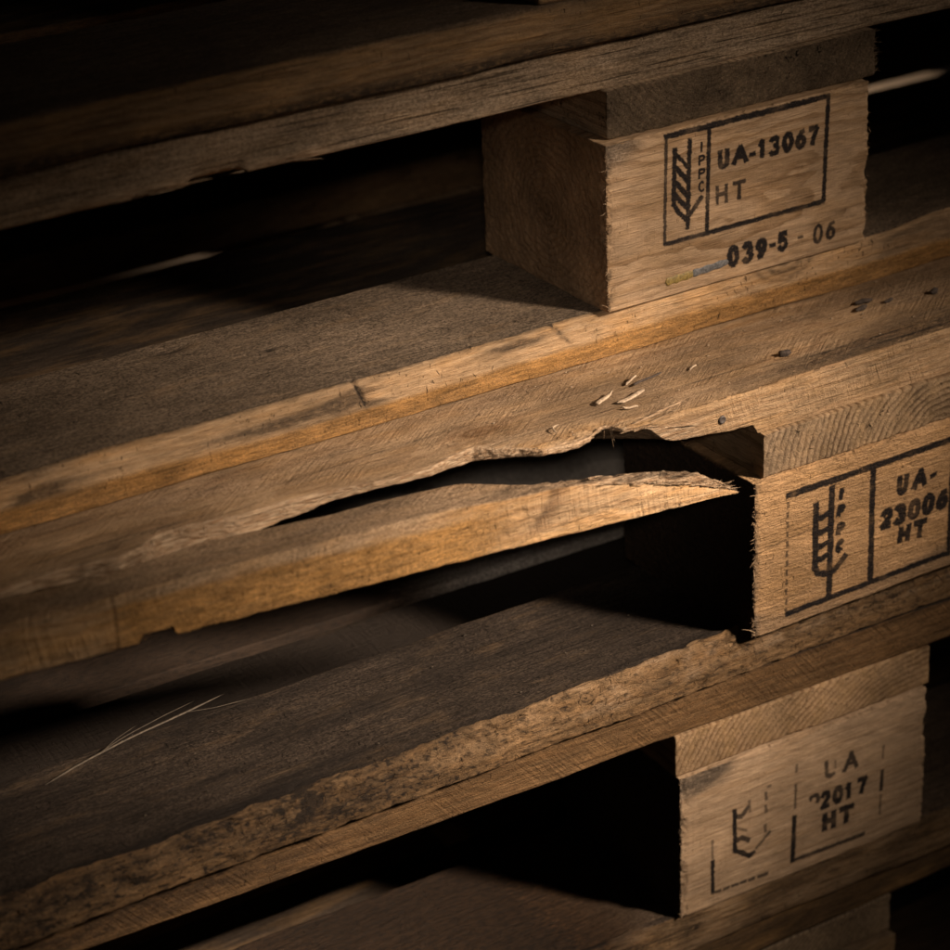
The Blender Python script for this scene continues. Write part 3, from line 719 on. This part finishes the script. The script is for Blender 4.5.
tear = np.clip(tearw*.95+.55*chipz*sst(.0, .4, fbm(prof, (.06, .3, .3), 247, 3))+.8*near*sst(-30, -60, X_)*sst(3.0, .5, gy-yc[:, None]), 0, 1)
kr = np.hypot((X_+88)/15, (gy+30)/6.5); kn = (R_ == 0)*(sst(1.0, .45, kr)*.55+.30*sst(2.2, .9, kr)*(.5+.5*np.sin(kr*15+2*nb)))
V, Q, T = sweep(prof2)
pad = lambda a: np.concatenate([a.ravel(), [0, 0]])
g = Geo(); g.add(V-OB, Q[:, ::-1], T[:, ::-1], grey=pad(grey), fuzz=pad(fuzz), dark=pad(dark), tear=pad(tear), knot=pad(kn))
rg = np.random.default_rng(71)
k = 70; px = np.concatenate([rg.uniform(-105, -30, 48), rg.uniform(-30, 34, 22)])
py = interp(YC, px); pz = interp(ZL, px)
fibres(g, np.stack([px, py+rg.uniform(-.2, 1.5, k), pz+rg.uniform(0, 1, k)*(-22.4-pz)], 1)-OB, np.stack([rg.choice([-1, 1], k)*rg.uniform(.6, 1, k), -rg.uniform(.0, .10, k), rg.normal(size=k)*.08], 1), rg.uniform(1.2, 5, k), rg.uniform(.15, .6, k), 72, .12, tear=1.0)
# hanging fibres below the notch, and long slivers lifting along the break
fibres(g, np.array([[-40.5, -58.6, -24.5], [-39.6, -58.4, -24.8], [-43, -57.5, -24.5]])-OB, np.array([[.12, -.15, -1], [.05, -.2, -1], [-.2, -.3, -1]]), [7.5, 4.5, 3.5], [.3, .22, .25], 73, .15, tear=1)
fibres(g, np.array([[-36, -64.5, -23.4], [-30, -64.6, -23.2], [-24, -65, -24.4], [-16, -65.5, -27], [-33, -63, -22.4]])-OB, np.array([[1, -.03, .05], [1, -.05, .12], [1, -.02, -.22], [1, -.1, -.15], [1, .12, .10]]), [26, 22, 16, 18, 34], [.9, .7, .8, .6, 1.0], 74, .06, tear=.95)
deckB = g.build('deck_board', M['deck_broken'], PB)
deckB['label'] = 'deck board split lengthways with its front strip sprung away'

# the strip torn off its front: opens outwards and sags towards its tip
def tt(x): return np.clip((x+345)/350, 0, 1.1)
YS = [(-560, -42), (-313, -44.4), (-285, -45), (-263, -44.8), (-244, -40.5), (-227, -38.5), (-211, -38.8), (-170, -41), (-156, -39.5), (-133, -39.6), (-115, -40.2), (-107, -45.2), (-97.5, -51.4), (-89, -56.2), (-78, -56.5), (-70, -55.6), (-66, -56), (-62.5, -60.2), (-55, -61), (-51, -60.4), (-40, -61.5), (-25, -63), (8, -64.5), (20, -65)]
ZT = [(-560, -22), (-120, -22), (-84, -22.3), (-68, -23.8), (-53, -27.0), (-33, -31.6), (-13, -36.6), (-1.4, -40.6), (5, -44.0), (9, -44)]
ZB = [(-560, -44), (-12, -44.1), (-2, -44.0), (5, -44.5), (9, -44.6)]
xs = np.concatenate([axis(LX+28.9, -352, None, 18, 18), axis(-351, 5.6, None, .7, .7)])
x1 = np.stack([xs, xs*0, xs*0], 1)
ys = interp(YS, xs)+.5*fbm(x1, (.12, 1, 1), 301, 3)
zt = interp(ZT, xs)+.5*fbm(x1, (.3, 1, 1), 305, 2)*sst(-70, -50, xs)
zb = interp(ZB, xs)+.35*fbm(x1, (.2, 1, 1), 309, 3)
dropL = sst(-270, -266, xs)*sst(-253.4, -254.2, xs)*3.6       # a bite out of the lower arris
zb = zb+dropL
zt = np.maximum(zt, zb+.35)
yf = np.full(len(xs), -65.3)
secs = []; na, nf2, nb2 = 46, 30, 14
wv = interp([(-560, 1.8), (-290, 2.2), (-200, 4.5), (-130, 5.0), (-100, 2.0), (600, 1.0)], xs)      # how far the worn top arris is set back
for i, x in enumerate(xs):
    hgt = zt[i]-zb[i]
    ww = min(wv[i], hgt*.5)
    a = np.linspace(0, 1, na)
    top = np.stack([ys[i]+(yf[i]+ww-ys[i])*a, np.full(na, zt[i])-np.zeros(na)], 1)
    if x > -66: top[:, 1] += (1-a)*np.interp(x, [-66, -58, -33, -13, 0, 5], [0, 2.3, 5.4, 4.6, 1.8, .3])
    b = np.linspace(0, 1, nf2+1)[1:]
    fr = np.stack([yf[i]+ww*(1-np.clip(b*2.2, 0, 1))**1.6, zt[i]-hgt*b], 1)
    un = np.linspace(0, 1, nb2+1)[1:]
    bottom = np.stack([yf[i]+(ys[i]+min(20, hgt)*.9-yf[i])*un, np.full(nb2, zb[i])], 1)
    tb = np.linspace(0, 1, nb2+1)[1:-1]
    back = np.stack([bottom[-1, 0]+(ys[i]-bottom[-1, 0])*tb, zb[i]+(top[0, 1]-zb[i])*tb], 1)
    sec = np.concatenate([top, fr, bottom, back])
    secs.append(np.column_stack([np.full(len(sec), x), sec]))
prof = np.array(secs); nrm = grid_normals(prof)
if nrm[len(xs)//2, 20, 2] < 0: nrm = -nrm
np_ = prof.shape[1]; role = np.full(np_, 3.0); role[:na] = 0; role[na:na+nf2] = 1; role[na+nf2:na+nf2+nb2] = 2
R_ = np.broadcast_to(role, prof.shape[:2]); X_ = prof[..., 0]
torn = (R_ == 0)*sst(-66, -60, X_)
lip = (R_ == 0)*sst(-110, -85, X_)*sst(-56, -64, X_)
fz_ = (R_ == 1)*sst(-295, -265, X_)*sst(-85, -135, X_)
notch = np.exp(-((X_+70)/3.2)**2-((prof[..., 1]+57)/2.2)**2)*(R_ == 0)
disp = .2*fbm(prof, (.12, .7, .7), 321, 3)+torn*(1.7*fbm(prof, (.06, .4, .4), 325, 3)+.4*fbm(prof, (.5, 1.3, 1.3), 327, 2))+.45*fz_*fbm(prof, (.6, .8, .8), 329, 3)
disp += lip*(-.8*sst(.05, .4, fbm(prof, (.2, .3, .3), 331, 3)))+(R_ == 3)*.9*fbm(prof, (.06, .4, .4), 333, 3)
disp += (R_ == 1)*sst(-140, -100, X_)*(-.7*sst(.25, .5, fbm(prof, (.12, .35, .35), 335, 3)))-4.0*notch
disp *= sst(6.0, -4, X_)*.8+.2
prof2 = prof+nrm*disp[..., None]
step = np.exp(-((X_+278)/.5)**2)*(R_ == 1)
prof2[..., 1] += step*.5
t_ = tt(X_)
prof2[..., 1] -= 22*t_**1.15; prof2[..., 2] -= 11.5*t_**1.1
nb = fbm(prof, (.02, .08, .08), 341, 4)
grey = np.clip((R_ == 0)*(1-torn)*(.85-.3*nb), 0, 1)
up3 = (R_ == 1)*sst(-28+0*X_, -24, prof[..., 2]+3*nb)*sst(-105, -150, X_)
grey = np.maximum(grey, .55*up3)
streak = torn*sst(-.08, .22, fbm(prof, (.05, .45, .45), 351, 3))
knot = (R_ == 1)*np.exp(-((X_+90+(prof[..., 2]+34)*-.9)/4.5)**2)*sst(-42, -34, prof[..., 2])*.75+.85*streak
dark = np.clip(.75*streak+.45*(R_ == 0)*sst(.28, .5, fbm(prof, (.06, .2, .2), 343, 4))+.6*notch+.5*lip*sst(.1, .4, fbm(prof, (.25, .5, .5), 345, 3)) + .9*np.exp(-((X_+277)/.6)**2)*(R_ == 1)*.7+.35*(R_ == 1)*np.exp(-((X_+92+(prof[..., 2]+34)*-.8)/2.0)**2)*sst(-40, -36, prof[..., 2]), 0, 1)
fuzz = np.clip(.95*fz_*(1-up3)+.12*(R_ == 1)+.2*(R_ == 0), 0, 1)
tear = np.clip(torn+(R_ == 3)*1.0+.35*lip*sst(0, .4, nb)+.25*(R_ == 1)*sst(-140, -90, X_), 0, 1)
V, Q, T = sweep(prof2)
g = Geo(); g.add(V-OB, Q[:, ::-1], T[:, ::-1], grey=pad(grey), fuzz=pad(fuzz), dark=pad(dark), tear=pad(tear), knot=pad(knot))
rg = np.random.default_rng(91)
def strip_pt(x, y, z): t = tt(x); return np.stack([x, y-22*t**1.15, z-11.5*t**1.1], 1)
k = 90; px = rg.uniform(-66, 2, k); pyf = interp(YS, px); u = rg.uniform(0, 1, k)
fibres(g, strip_pt(px, pyf+(-65-pyf)*u, interp(ZT, px)+(1-u)*1.2)-OB, np.stack([rg.uniform(.6, 1, k), rg.normal(size=k)*.12, rg.uniform(-.28, -.02, k)], 1), rg.uniform(3, 11, k), rg.uniform(.2, .55, k), 92, .10, tear=1.0)
px = np.array([-2., 1, 3, 4.2, 0]); fibres(g, strip_pt(px, np.array([-64.5, -64.8, -65, -65, -64.6]), np.array([-42.5, -43.2, -43.8, -44, -43]))-OB, np.array([[1, -.1, .05], [1, .05, -.12], [1, 0, -.2], [1, -.2, 0.02], [1, .2, .1]]), [4.5, 3.5, 3, 2.5, 3], [.7, .6, .5, .4, .5], 93, .1, tear=1)
k = 260; px = rg.uniform(-300, -110, k)
fibres(g, strip_pt(px, np.full(k, -65.2), rg.uniform(-43.5, -27, k))-OB, np.stack([rg.normal(size=k), -.6-rg.uniform(0, .5, k), rg.normal(size=k)*.7], 1), rg.uniform(.7, 2.2, k), rg.uniform(.1, .24, k), 94, .6, fuzz=.9)
strip = g.build('splintered_strip', M['strip'], deckB)
strip['label'] = 'long strip torn off the deck board front, ending in a splintered point'
# old nail showing in the deck board's front edge
g = Geo()
an = np.linspace(0, 2*math.pi, 25)[:-1]
ringp = []
for rr, dy in ((.9, -.25), (1.25, -.55), (1.8, -.4), (2.0, .6)):
    ringp.append(np.stack([13.7+rr*np.cos(an), np.full(24, -65.5+dy), -31.6+rr*np.sin(an)], 1))
V, Q, T = sweep(np.array(ringp)); g.add(V-OB, Q, T); g.build('nail', M['nail'], deckB)

def fSB(P, P0, n):
    f = np.clip(-n[:, 1], 0, 1)
    return dict(fuzz=.15*f, grey=.35*f*sst(60, 0, P0[:, 0])+.05*f, dark=.2*f*sst(.1, .5, fbm(P0, (.05, .05, .1), 16, 3)))
g = Geo()
P, Q, n, at = rough_box((6, 160), (1.5, 796), (100.3, 122), nxt(), sx=.8, sy=1.2, sz=.8, ywin=(-5, 50), coarse=25, r=.9, amp=.2, endamp=.5, grain='y', attrs=fSB)
g.add(P, Q, **at)
rg = np.random.default_rng(24); k = 90
fibres(g, np.stack([rg.uniform(8, 150, k), np.full(k, 1.3), rg.uniform(100.6, 121.6, k)], 1), np.stack([rg.normal(size=k), np.full(k, -1.), rg.normal(size=k)], 1), rg.uniform(.5, 1.8, k), rg.uniform(.1, .2, k), 7, .5, tear=.6)
g.build('stringer_board', M['endgrain_rings'], PB)
def eB(P, P0, n):
    x, z = P0[:, 0], P0[:, 2]-22; f = np.clip(-n[:, 1], 0, 1); nb = fbm(P0, (.06, .05, .1), 51, 4)
    low = f*sst(.45, .8, sst(26, 0, z+.35*x*0+9*nb)*1.0)
    ck = f*np.exp(-((z-45-(x-12)*.06-1.1*nb)/.5)**2)*sst(6, 10, x)*sst(36, 30, x)
    return dict(grey=np.clip(.42*low+.5*f*sst(5, 0, x+2*nb), 0, 1), fuzz=.35*f+.5*np.clip(-n[:, 0], 0, 1), knot=.85*np.clip(-n[:, 0], 0, 1), dark=np.clip(.955*np.clip(-n[:, 0], 0, 1)+.65*ck+.5*f*sst(2.2, .3, x+1.6*nb), 0, 1))  # left end face painted nearly black as shade
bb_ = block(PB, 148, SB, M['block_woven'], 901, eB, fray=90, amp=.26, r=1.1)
bb_['label'] = 'rough sawn block stamped UA-23006 HT'

def sBB(P, P0, n):
    x = P0[:, 0]; f = sst(13, 0, P0[:, 1]-7); u = np.clip((P0[:, 2]-8)/14, 0, 1)
    lump = fbm(P0, (.07, .12, .12), 71, 3)
    P = P.copy(); P[:, 1] += f*(3.5*u**1.5+3.2*lump*(.25+.75*u)+2.2*(.35+.65*u)*fbm(P0, (.16, .25, .25), 72, 3)+1.8*np.clip(fbm(P0, (.14, .4, .4), 74, 3)-.12, 0, 1))
    P[:, 2] += f*u*1.2*fbm(P0, (.05, .08, .08), 73, 3)
    rise = sst(-60, 40, x)*f*u
    P[:, 2] += rise*3.2
    ch = np.exp(-((x+226)/9)**2)*f*u
    P[:, 1] += ch*3.5; P[:, 2] -= ch*2
    return P
def fBB(P, P0, n):
    x, z = P0[:, 0], P0[:, 2]; top = np.clip(n[:, 2], 0, 1)*(P0[:, 1] > 9); f = (P0[:, 1] < 9)*1.0
    nb = fbm(P0, (.03, .09, .12), 75, 4)
    low = f*sst(10, 6, z+3*nb); up_ = f-low
    lump = fbm(P0, (.07, .12, .12), 71, 3)
    fleck = f*sst(.12, .34, fbm(P0, (.38, .9, 1.0), 85, 4))
    pits = np.maximum(.7*f*sst(.16, .40, fbm(P0, (.14, .4, .4), 74, 3)), up_*sst(.08, .40, -lump+.3*fbm(P0, (.25, .4, .4), 77, 3)))
    ch = np.exp(-((x+226)/10)**2)*sst(22, 6, P0[:, 1])*sst(10, 16, z)
    ar = sst(22, 6, P0[:, 1]+9*nb)*top
    return dict(grey=np.clip(top+.12*up_, 0, 1), fuzz=np.clip(.65*low+.45*up_, 0, 1), dark=np.clip(.62*fleck+.30*pits+.65*ar+ch*.8+.45*top*sst(0, .45, fbm(P0, (.02, .12, .12), 79, 4)), 0, 1), tear=.2*up_*sst(0, .4, lump)) if False else dict(grey=np.clip(top+.12*up_, 0, 1), fuzz=np.clip(.65*low+.45*up_, 0, 1), dark=np.clip(.62*fleck+.30*pits+.65*ar+ch*.8+(.45+.5*sst(-60, -260, x))*top*sst(-.25, .45, fbm(P0, (.02, .12, .12), 79, 4))+.75*f*sst(-60, -240, x)*sst(-.4, .3, nb), 0, 1), tear=np.clip(.55*up_*sst(-.1, .35, lump)*sst(-200, -20, x), 0, 1))  # dirt flecks and pits; the leftward darkening is painted light falloff
g = Geo()
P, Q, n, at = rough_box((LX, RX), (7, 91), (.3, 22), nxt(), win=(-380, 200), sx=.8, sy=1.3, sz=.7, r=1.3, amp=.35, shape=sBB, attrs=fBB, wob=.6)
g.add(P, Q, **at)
rg = np.random.default_rng(54); k = 460
fibres(g, np.stack([rg.uniform(-370, 150, k), rg.uniform(7, 10, k), rg.uniform(1, 21.5, k)], 1), np.stack([rg.normal(size=k), -.5-rg.uniform(0, .4, k), rg.normal(size=k)*.6], 1), rg.uniform(.8, 4.2, k), rg.uniform(.12, .38, k), 8, .6, fuzz=.6, dark=rg.uniform(0, .9, k).repeat(10))
g.build('bottom_board', M['bottom_rough'], PB)
for y0, y1, z in ((168, 300, 122), (359, 504, 122)):
    std(PB, 'deck_board', (LX, RX), (y0, y1), (122, 143.8), M['shade_deck'] if y0 < 200 else M['deck_low'], grey=.6)
std(PB, 'block', (606, 672.5), (700, 800), (22.3, 99.7), M['plain_wood'])  # unseen block narrowed to let the back lamp's light past
rest_of(PB, {('block', 2, 2), ('block', 2, 1), ('deck', 0), ('deck', 1), ('deck', 2), ('stringer', 1), ('block', 1, 0), ('bottom', 0)})
std(PB, 'block', (606, 672.5), (327.5, 472.5), (22.3, 99.7), M['plain_wood'])

# ---- pallet with the faded stamp
def fDC(P, P0, n):
    f = np.clip(-n[:, 1], 0, 1); nb = fbm(P0, (.02, .1, .1), 81, 4)
    return dict(grey=.8*np.clip(n[:, 2], 0, 1), fuzz=.45*f+.15, dark=.97*np.clip(n[:, 2], 0, 1)+.45*f*sst(139, 143, P0[:, 2]+2.5*nb)+.75*f*sst(-40, -220, P0[:, 0])*sst(-.4, .3, nb))  # painted shade darkens the top and the left of the front
g = Geo()
P, Q, n, at = rough_box((LX, RX), (2.8, 148), (122.2, 143.8), nxt(), win=(-340, 240), sx=1.0, sy=4, sz=.8, r=1.1, amp=.25, attrs=fDC, wob=.5)
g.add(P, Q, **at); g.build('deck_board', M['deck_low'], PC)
g = Geo()
P, Q, n, at = rough_box((LX, RX), (156, 300), (122, 143.8), nxt(), win=(-300, 200), sx=2.0, sy=2, sz=2, r=1.2, amp=.3, attrs=lambda P, P0, n: dict(grey=np.full(len(P), 1.0), dark=np.clip(.8*sst(.3, .5, fbm(P0, (.02, .05, .05), 83, 3))+.96*sst(-10, -70, P0[:, 0]), 0, 1), knot=.9*sst(-10, -70, P0[:, 0])))  # left part painted dark as shade, beside random dirt patches
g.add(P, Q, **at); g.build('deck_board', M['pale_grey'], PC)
g = Geo()
P, Q, n, at = rough_box((-1, 150), (2, 796), (100.3, 122), nxt(), sx=1, sy=1.2, sz=.9, ywin=(-5, 45), coarse=25, r=.9, amp=.2, endamp=.15, grain='y', attrs=lambda P, P0, n: dict(fuzz=.15*np.clip(-n[:, 1], 0, 1)))
g.add(P, Q, **at); g.build('stringer_board', M['endgrain_pale'], PC)
def eC(P, P0, n):
    x, z = P0[:, 0], P0[:, 2]-22; f = np.clip(-n[:, 1], 0, 1); nb = fbm(P0, (.05, .05, .12), 91, 4)
    gr = f*sst(.5, 1.0, sst(60, 5, x)*sst(52, 78, z)+.4*nb)
    return dict(grey=np.clip(.8*gr+.25*f*sst(4, 0, x), 0, 1), dark=np.clip(.97*np.clip(-n[:, 0], 0, 1)+.6*gr*sst(.15, .4, nb)+.55*f*sst(2.5, .5, x+2*nb)*sst(30, 0, z), 0, 1), fuzz=.12*f)  # the left end's shade is painted in; other patches are weathering
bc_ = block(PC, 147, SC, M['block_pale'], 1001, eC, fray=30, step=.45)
bc_['label'] = 'pale block with a worn, half missing stamp'
def sBC(P, P0, n):
    f = sst(13, 0, P0[:, 1]-2); u = np.clip((P0[:, 2]-5)/17, 0, 1)
    P = P.copy(); P[:, 1] += f*u*(2.5+2.2*fbm(P0, (.05, .1, .1), 93, 3)); return P
def fBC(P, P0, n):
    f = (P0[:, 1] < 4)*1.0; nb = fbm(P0, (.04, .1, .15), 95, 4)
    kn = f*np.exp(-((P0[:, 0]-18)/12)**2-((P0[:, 2]-11)/7)**2)
    return dict(grey=np.clip(n[:, 2], 0, 1)*.9+.3*f, fuzz=.3*f, knot=.9*sst(0, -50, P0[:, 0]), dark=np.clip(.95*sst(0, -60, P0[:, 0])+.5*f*sst(.05, .4, nb)+.8*kn*sst(-.3, .3, nb), 0, 1), tear=.3*f*sst(.2, -.2, nb))  # left stretch painted dark as the light's falloff
g = Geo()
P, Q, n, at = rough_box((LX, RX), (1, 99), (.3, 22), nxt(), win=(-260, 220), sx=1.2, sy=2, sz=.9, r=1.5, amp=.4, shape=sBC, attrs=fBC, wob=.6)
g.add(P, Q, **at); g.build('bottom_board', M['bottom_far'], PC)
for y0, y1 in ((535, 690), (712, 800)): std(PC, 'deck_board', (LX, RX+45 if y0 < 600 else RX), (y0, y1), (122, 143.8), M['deck_top'], grey=.6)  # unseen boards shifted, one lengthened, to catch the back lamp's light
rest_of(PC, {('deck', 0), ('deck', 1), ('deck', 3), ('deck', 4), ('stringer', 1), ('block', 1, 0), ('bottom', 0)})

# ---- lowest pallet
rest_of(PD, (), 'shade_deck')

# ------------------------------------------------------------------ loose bits lying on the boards
def thing(o, label, cat, group=None):
    o['label'] = label; o['category'] = cat
    if group: o['group'] = group
    return o
def sliver(name, p0, p1, wdt, thk, mat, sd, bend=0.0, n=26, taper=.5):
    """a flat splintered chip lying on a surface, from p0 to p1 (stack frame, mm)"""
    rg = np.random.default_rng(sd); p0, p1 = np.array(p0, float), np.array(p1, float)
    c = (p0+p1)/2; d = p1-p0; L = np.linalg.norm(d); d /= L; s_ = np.cross([0, 0, 1.], d); s_ /= np.linalg.norm(s_); u_ = np.cross(d, s_)
    secs = []
    sk = rg.uniform(-.9, .9, 2)*wdt
    for i in range(n):
        t = i/(n-1); e = min(t, 1-t)
        ww = wdt*(1-taper*t)*(1+.10*fbm(np.array([[t*9, sd, 0]]), (1, 1, 1), sd, 2)[0])*min(1, e*n*.5+.55)
        hh = thk*min(1, e*n*.4+.45)
        o_ = d*L*(t-.5)+s_*bend*math.sin(t*math.pi)*L+u_*.35*thk*math.sin(t*5+sd)
        skw = sk[0]*(1-t)+sk[1]*t
        secs.append([o_+s_*ww*.42*a+d*skw*.5*a+u_*hh/2*b for a, b in ((-1, -.8), (-.3, -1), (.5, -.9), (1, -.6), (1, .7), (.1, 1), (-.6, .9), (-1, .6))])
    V, Q, T = sweep(np.array(secs)); g = Geo(); g.add(V, Q, T)
    return g.build(name, mat, None, Vector(c)*MM+Vector((0, 0, ZF*MM)))
CH = 'pale wood chips on the split deck board'
thing(sliver('wood_chip', (-33.6, -38.6, -21.0), (-22.6, -34.6, -19.4), 3.0, 1.0, M['chip'], 1), 'whitest short wood chip lying on the split board, left of the longer flat one', 'wood chip', CH)
thing(sliver('wood_chip', (-25, -43.2, -21.1), (-9.4, -38.9, -20.6), 3.4, .9, M['chip'], 2, taper=.2), 'longest flat pale wood chip lying on the split deck board', 'wood chip', CH)
thing(sliver('wood_chip', (-27, -48.4, -20.8), (-21.0, -51.2, -20.9), 1.5, .9, M['chip'], 3), 'stubby pale wood chip just in front of the longest one', 'wood chip', CH)
thing(sliver('wood_chip', (-11, -28.6, -20.7), (-3.5, -26.2, -19.8), 1.6, .8, M['chip'], 4), 'thin curled pale chip beside a dark splinter on the split board', 'wood chip', CH)
thing(sliver('wood_chip', (21, -32.2, -21.0), (26, -30.8, -20.8), 1.4, .7, M['chip'], 5), 'tiny pale chip farthest right on the split deck board', 'wood chip', CH)
thing(sliver('wood_chip', (-64, -52, -20.8), (-59.4, -47, -20.2), .8, .7, M['chip'], 6, bend=.25), 'hooked hair-thin chip near the notch in the split board', 'wood chip', CH)
thing(sliver('dark_splinter', (-9, -31.6, -20.9), (9, -27.6, -20.8), 1.5, .8, M['bark'], 7), 'long dark splinter lying beside the thin curled chip', 'splinter')
def clod(name, c, r, sd, mat):
    rg = np.random.default_rng(sd); nu, nv = 28, 18
    secs = []
    for i in range(nu):
        t = i/(nu-1); x = -r[0]+2*r[0]*t; e = math.sqrt(max(.0025, 1-(2*t-1)**2))
        secs.append([(x, r[1]*e*math.cos(a), r[2]*e*math.sin(a)) for a in np.linspace(0, 2*math.pi, nv+1)[:-1]])
    p = np.array(secs); nn = p/np.maximum(np.linalg.norm(p, axis=2, keepdims=True), 1e-6)
    p = p+nn*(min(r)*.8*fbm(p, (.5, .7, .7), sd, 3))[..., None]
    V, Q, T = sweep(p); g = Geo(); g.add(V, Q[:, ::-1], T[:, ::-1])
    o = g.build(name, mat, None, Vector(c)*MM+Vector((0, 0, ZF*MM)))
    o.rotation_euler[2] = rg.uniform(-.3, .3); return o
BK = 'dark bark crumbs on the split deck board'
thing(clod('bark_crumb', (65, -44.7, -20.6), (3.4, 1.6, 1.5), 11, M['bark']), 'single rounded dark bark crumb nearest the front edge of the split board', 'bark crumb', BK)
thing(clod('bark_crumb', (133, -18.5, -20.8), (5.0, 1.3, 1.2), 12, M['bark']), 'longest dark bark crumb in the cluster at the right of the split board', 'bark crumb', BK)
thing(clod('bark_crumb', (127, -24, -20.9), (4.4, 1.1, 1.1), 13, M['bark']), 'front dark bark crumb of the cluster at the right of the split board', 'bark crumb', BK)
thing(clod('bark_crumb', (143, -24.5, -21.0), (3.4, .8, .9), 14, M['bark']), 'small right-hand dark bark crumb of the cluster on the split board', 'bark crumb', BK)
thing(clod('bark_crumb', (166.7, -29.4, -20.8), (2.4, 1.6, 1.4), 15, M['bark']), 'dark bark crumb farthest right, beyond the cluster', 'bark crumb', BK)
# sawdust and dirt grains, uncountable
g = Geo(); rg = np.random.default_rng(55)
def grains(k, xr, yr, z, smin, smax):
    V = []; T = []
    for i in range(k):
        c = np.array([rg.uniform(*xr), rg.uniform(*yr), z]); s = rg.uniform(smin, smax); q = rg.normal(size=(4, 3))*s; q[:, 0] *= 1.8; q[:, 2] = np.abs(q[:, 2])*.6
        b = 4*i; V += list(c+q); T += [(b, b+1, b+2), (b, b+2, b+3), (b, b+3, b+1), (b+1, b+3, b+2)]
    g.add(np.array(V), T=np.array(T))
grains(90, (-110, 160), (-60, 0), -21.7, .2, .5)
o = g.build('sawdust', M['chip'], None, Vector((0, 0, ZF*MM))); o['kind'] = 'stuff'; thing(o, 'sawdust grains sprinkled over the split deck board', 'sawdust')
g = Geo(); grains(60, (-300, 10), (-52, 18), -143.6, .15, .45)
o = g.build('grit', M['straw'], None, Vector((0, 0, ZF*MM))); o['kind'] = 'stuff'; thing(o, 'pale grit scattered over the dark board under the broken strip', 'grit')
# dry straw on the dark bottom board
g = Geo()
def blade(pts, wd):
    p = np.array(pts, float); t = np.linspace(0, 1, 40); tk = np.linspace(0, 1, len(p))
    c = np.stack([np.interp(t, tk, p[:, i]) for i in range(3)], 1)
    ker = np.ones(7)/7; c2 = c.copy()
    for i in range(3): c2[3:-3, i] = np.convolve(c[:, i], ker, 'valid')
    secs = []
    for i in range(40):
        w_ = wd*min(1, 6*min(t[i], 1-t[i])+.12)
        d = c2[min(i+1, 39)]-c2[max(i-1, 0)]; d /= np.linalg.norm(d); s_ = np.cross([0, 0, 1.], d)
        secs.append([c2[i]+s_*w_*a+np.array([0, 0, 1.])*w_*.5*b for a, b in ((-1, 0), (0, -1), (1, 0), (0, 1))])
    V, Q, T = sweep(np.array(secs)); g.add(V, Q[:, ::-1], T)
blade([(-286, 7, -143), (-268, 13, -142.6), (-240, 18.5, -141.6), (-215, 21, -140.6), (-193, 22.5, -138.6)], .75)
blade([(-262, 14, -142.6), (-242, 19.6, -140.8), (-222, 22, -138.8), (-208, 21.5, -136.5)], .26)
blade([(-258, 15, -142.8), (-246, 20.2, -141), (-236, 21, -138.4)], .2)
blade([(-214, 21, -140), (-200, 18, -141), (-184, 17.5, -142)], .2)
o = g.build('dry_straw', M['straw'], None, Vector((0, 0, ZF*MM))); thing(o, 'forked dry straw lying along the back of the dark bottom board', 'straw')

# ------------------------------------------------------------------ floor under the stack
g = Geo()
xx = np.linspace(-3000, 3000, 61); X, Y = np.meshgrid(xx, xx, indexing='ij'); idx = np.arange(61*61).reshape(61, 61)
g.add(np.stack([X.ravel(), Y.ravel(), np.full(X.size, -.5)], 1), np.stack([idx[:-1, :-1], idx[1:, :-1], idx[1:, 1:], idx[:-1, 1:]], -1).reshape(-1, 4))
o = g.build('floor', plain('dark_concrete', (.12, .11, .10), .9, 14, .4)); o['kind'] = 'structure'
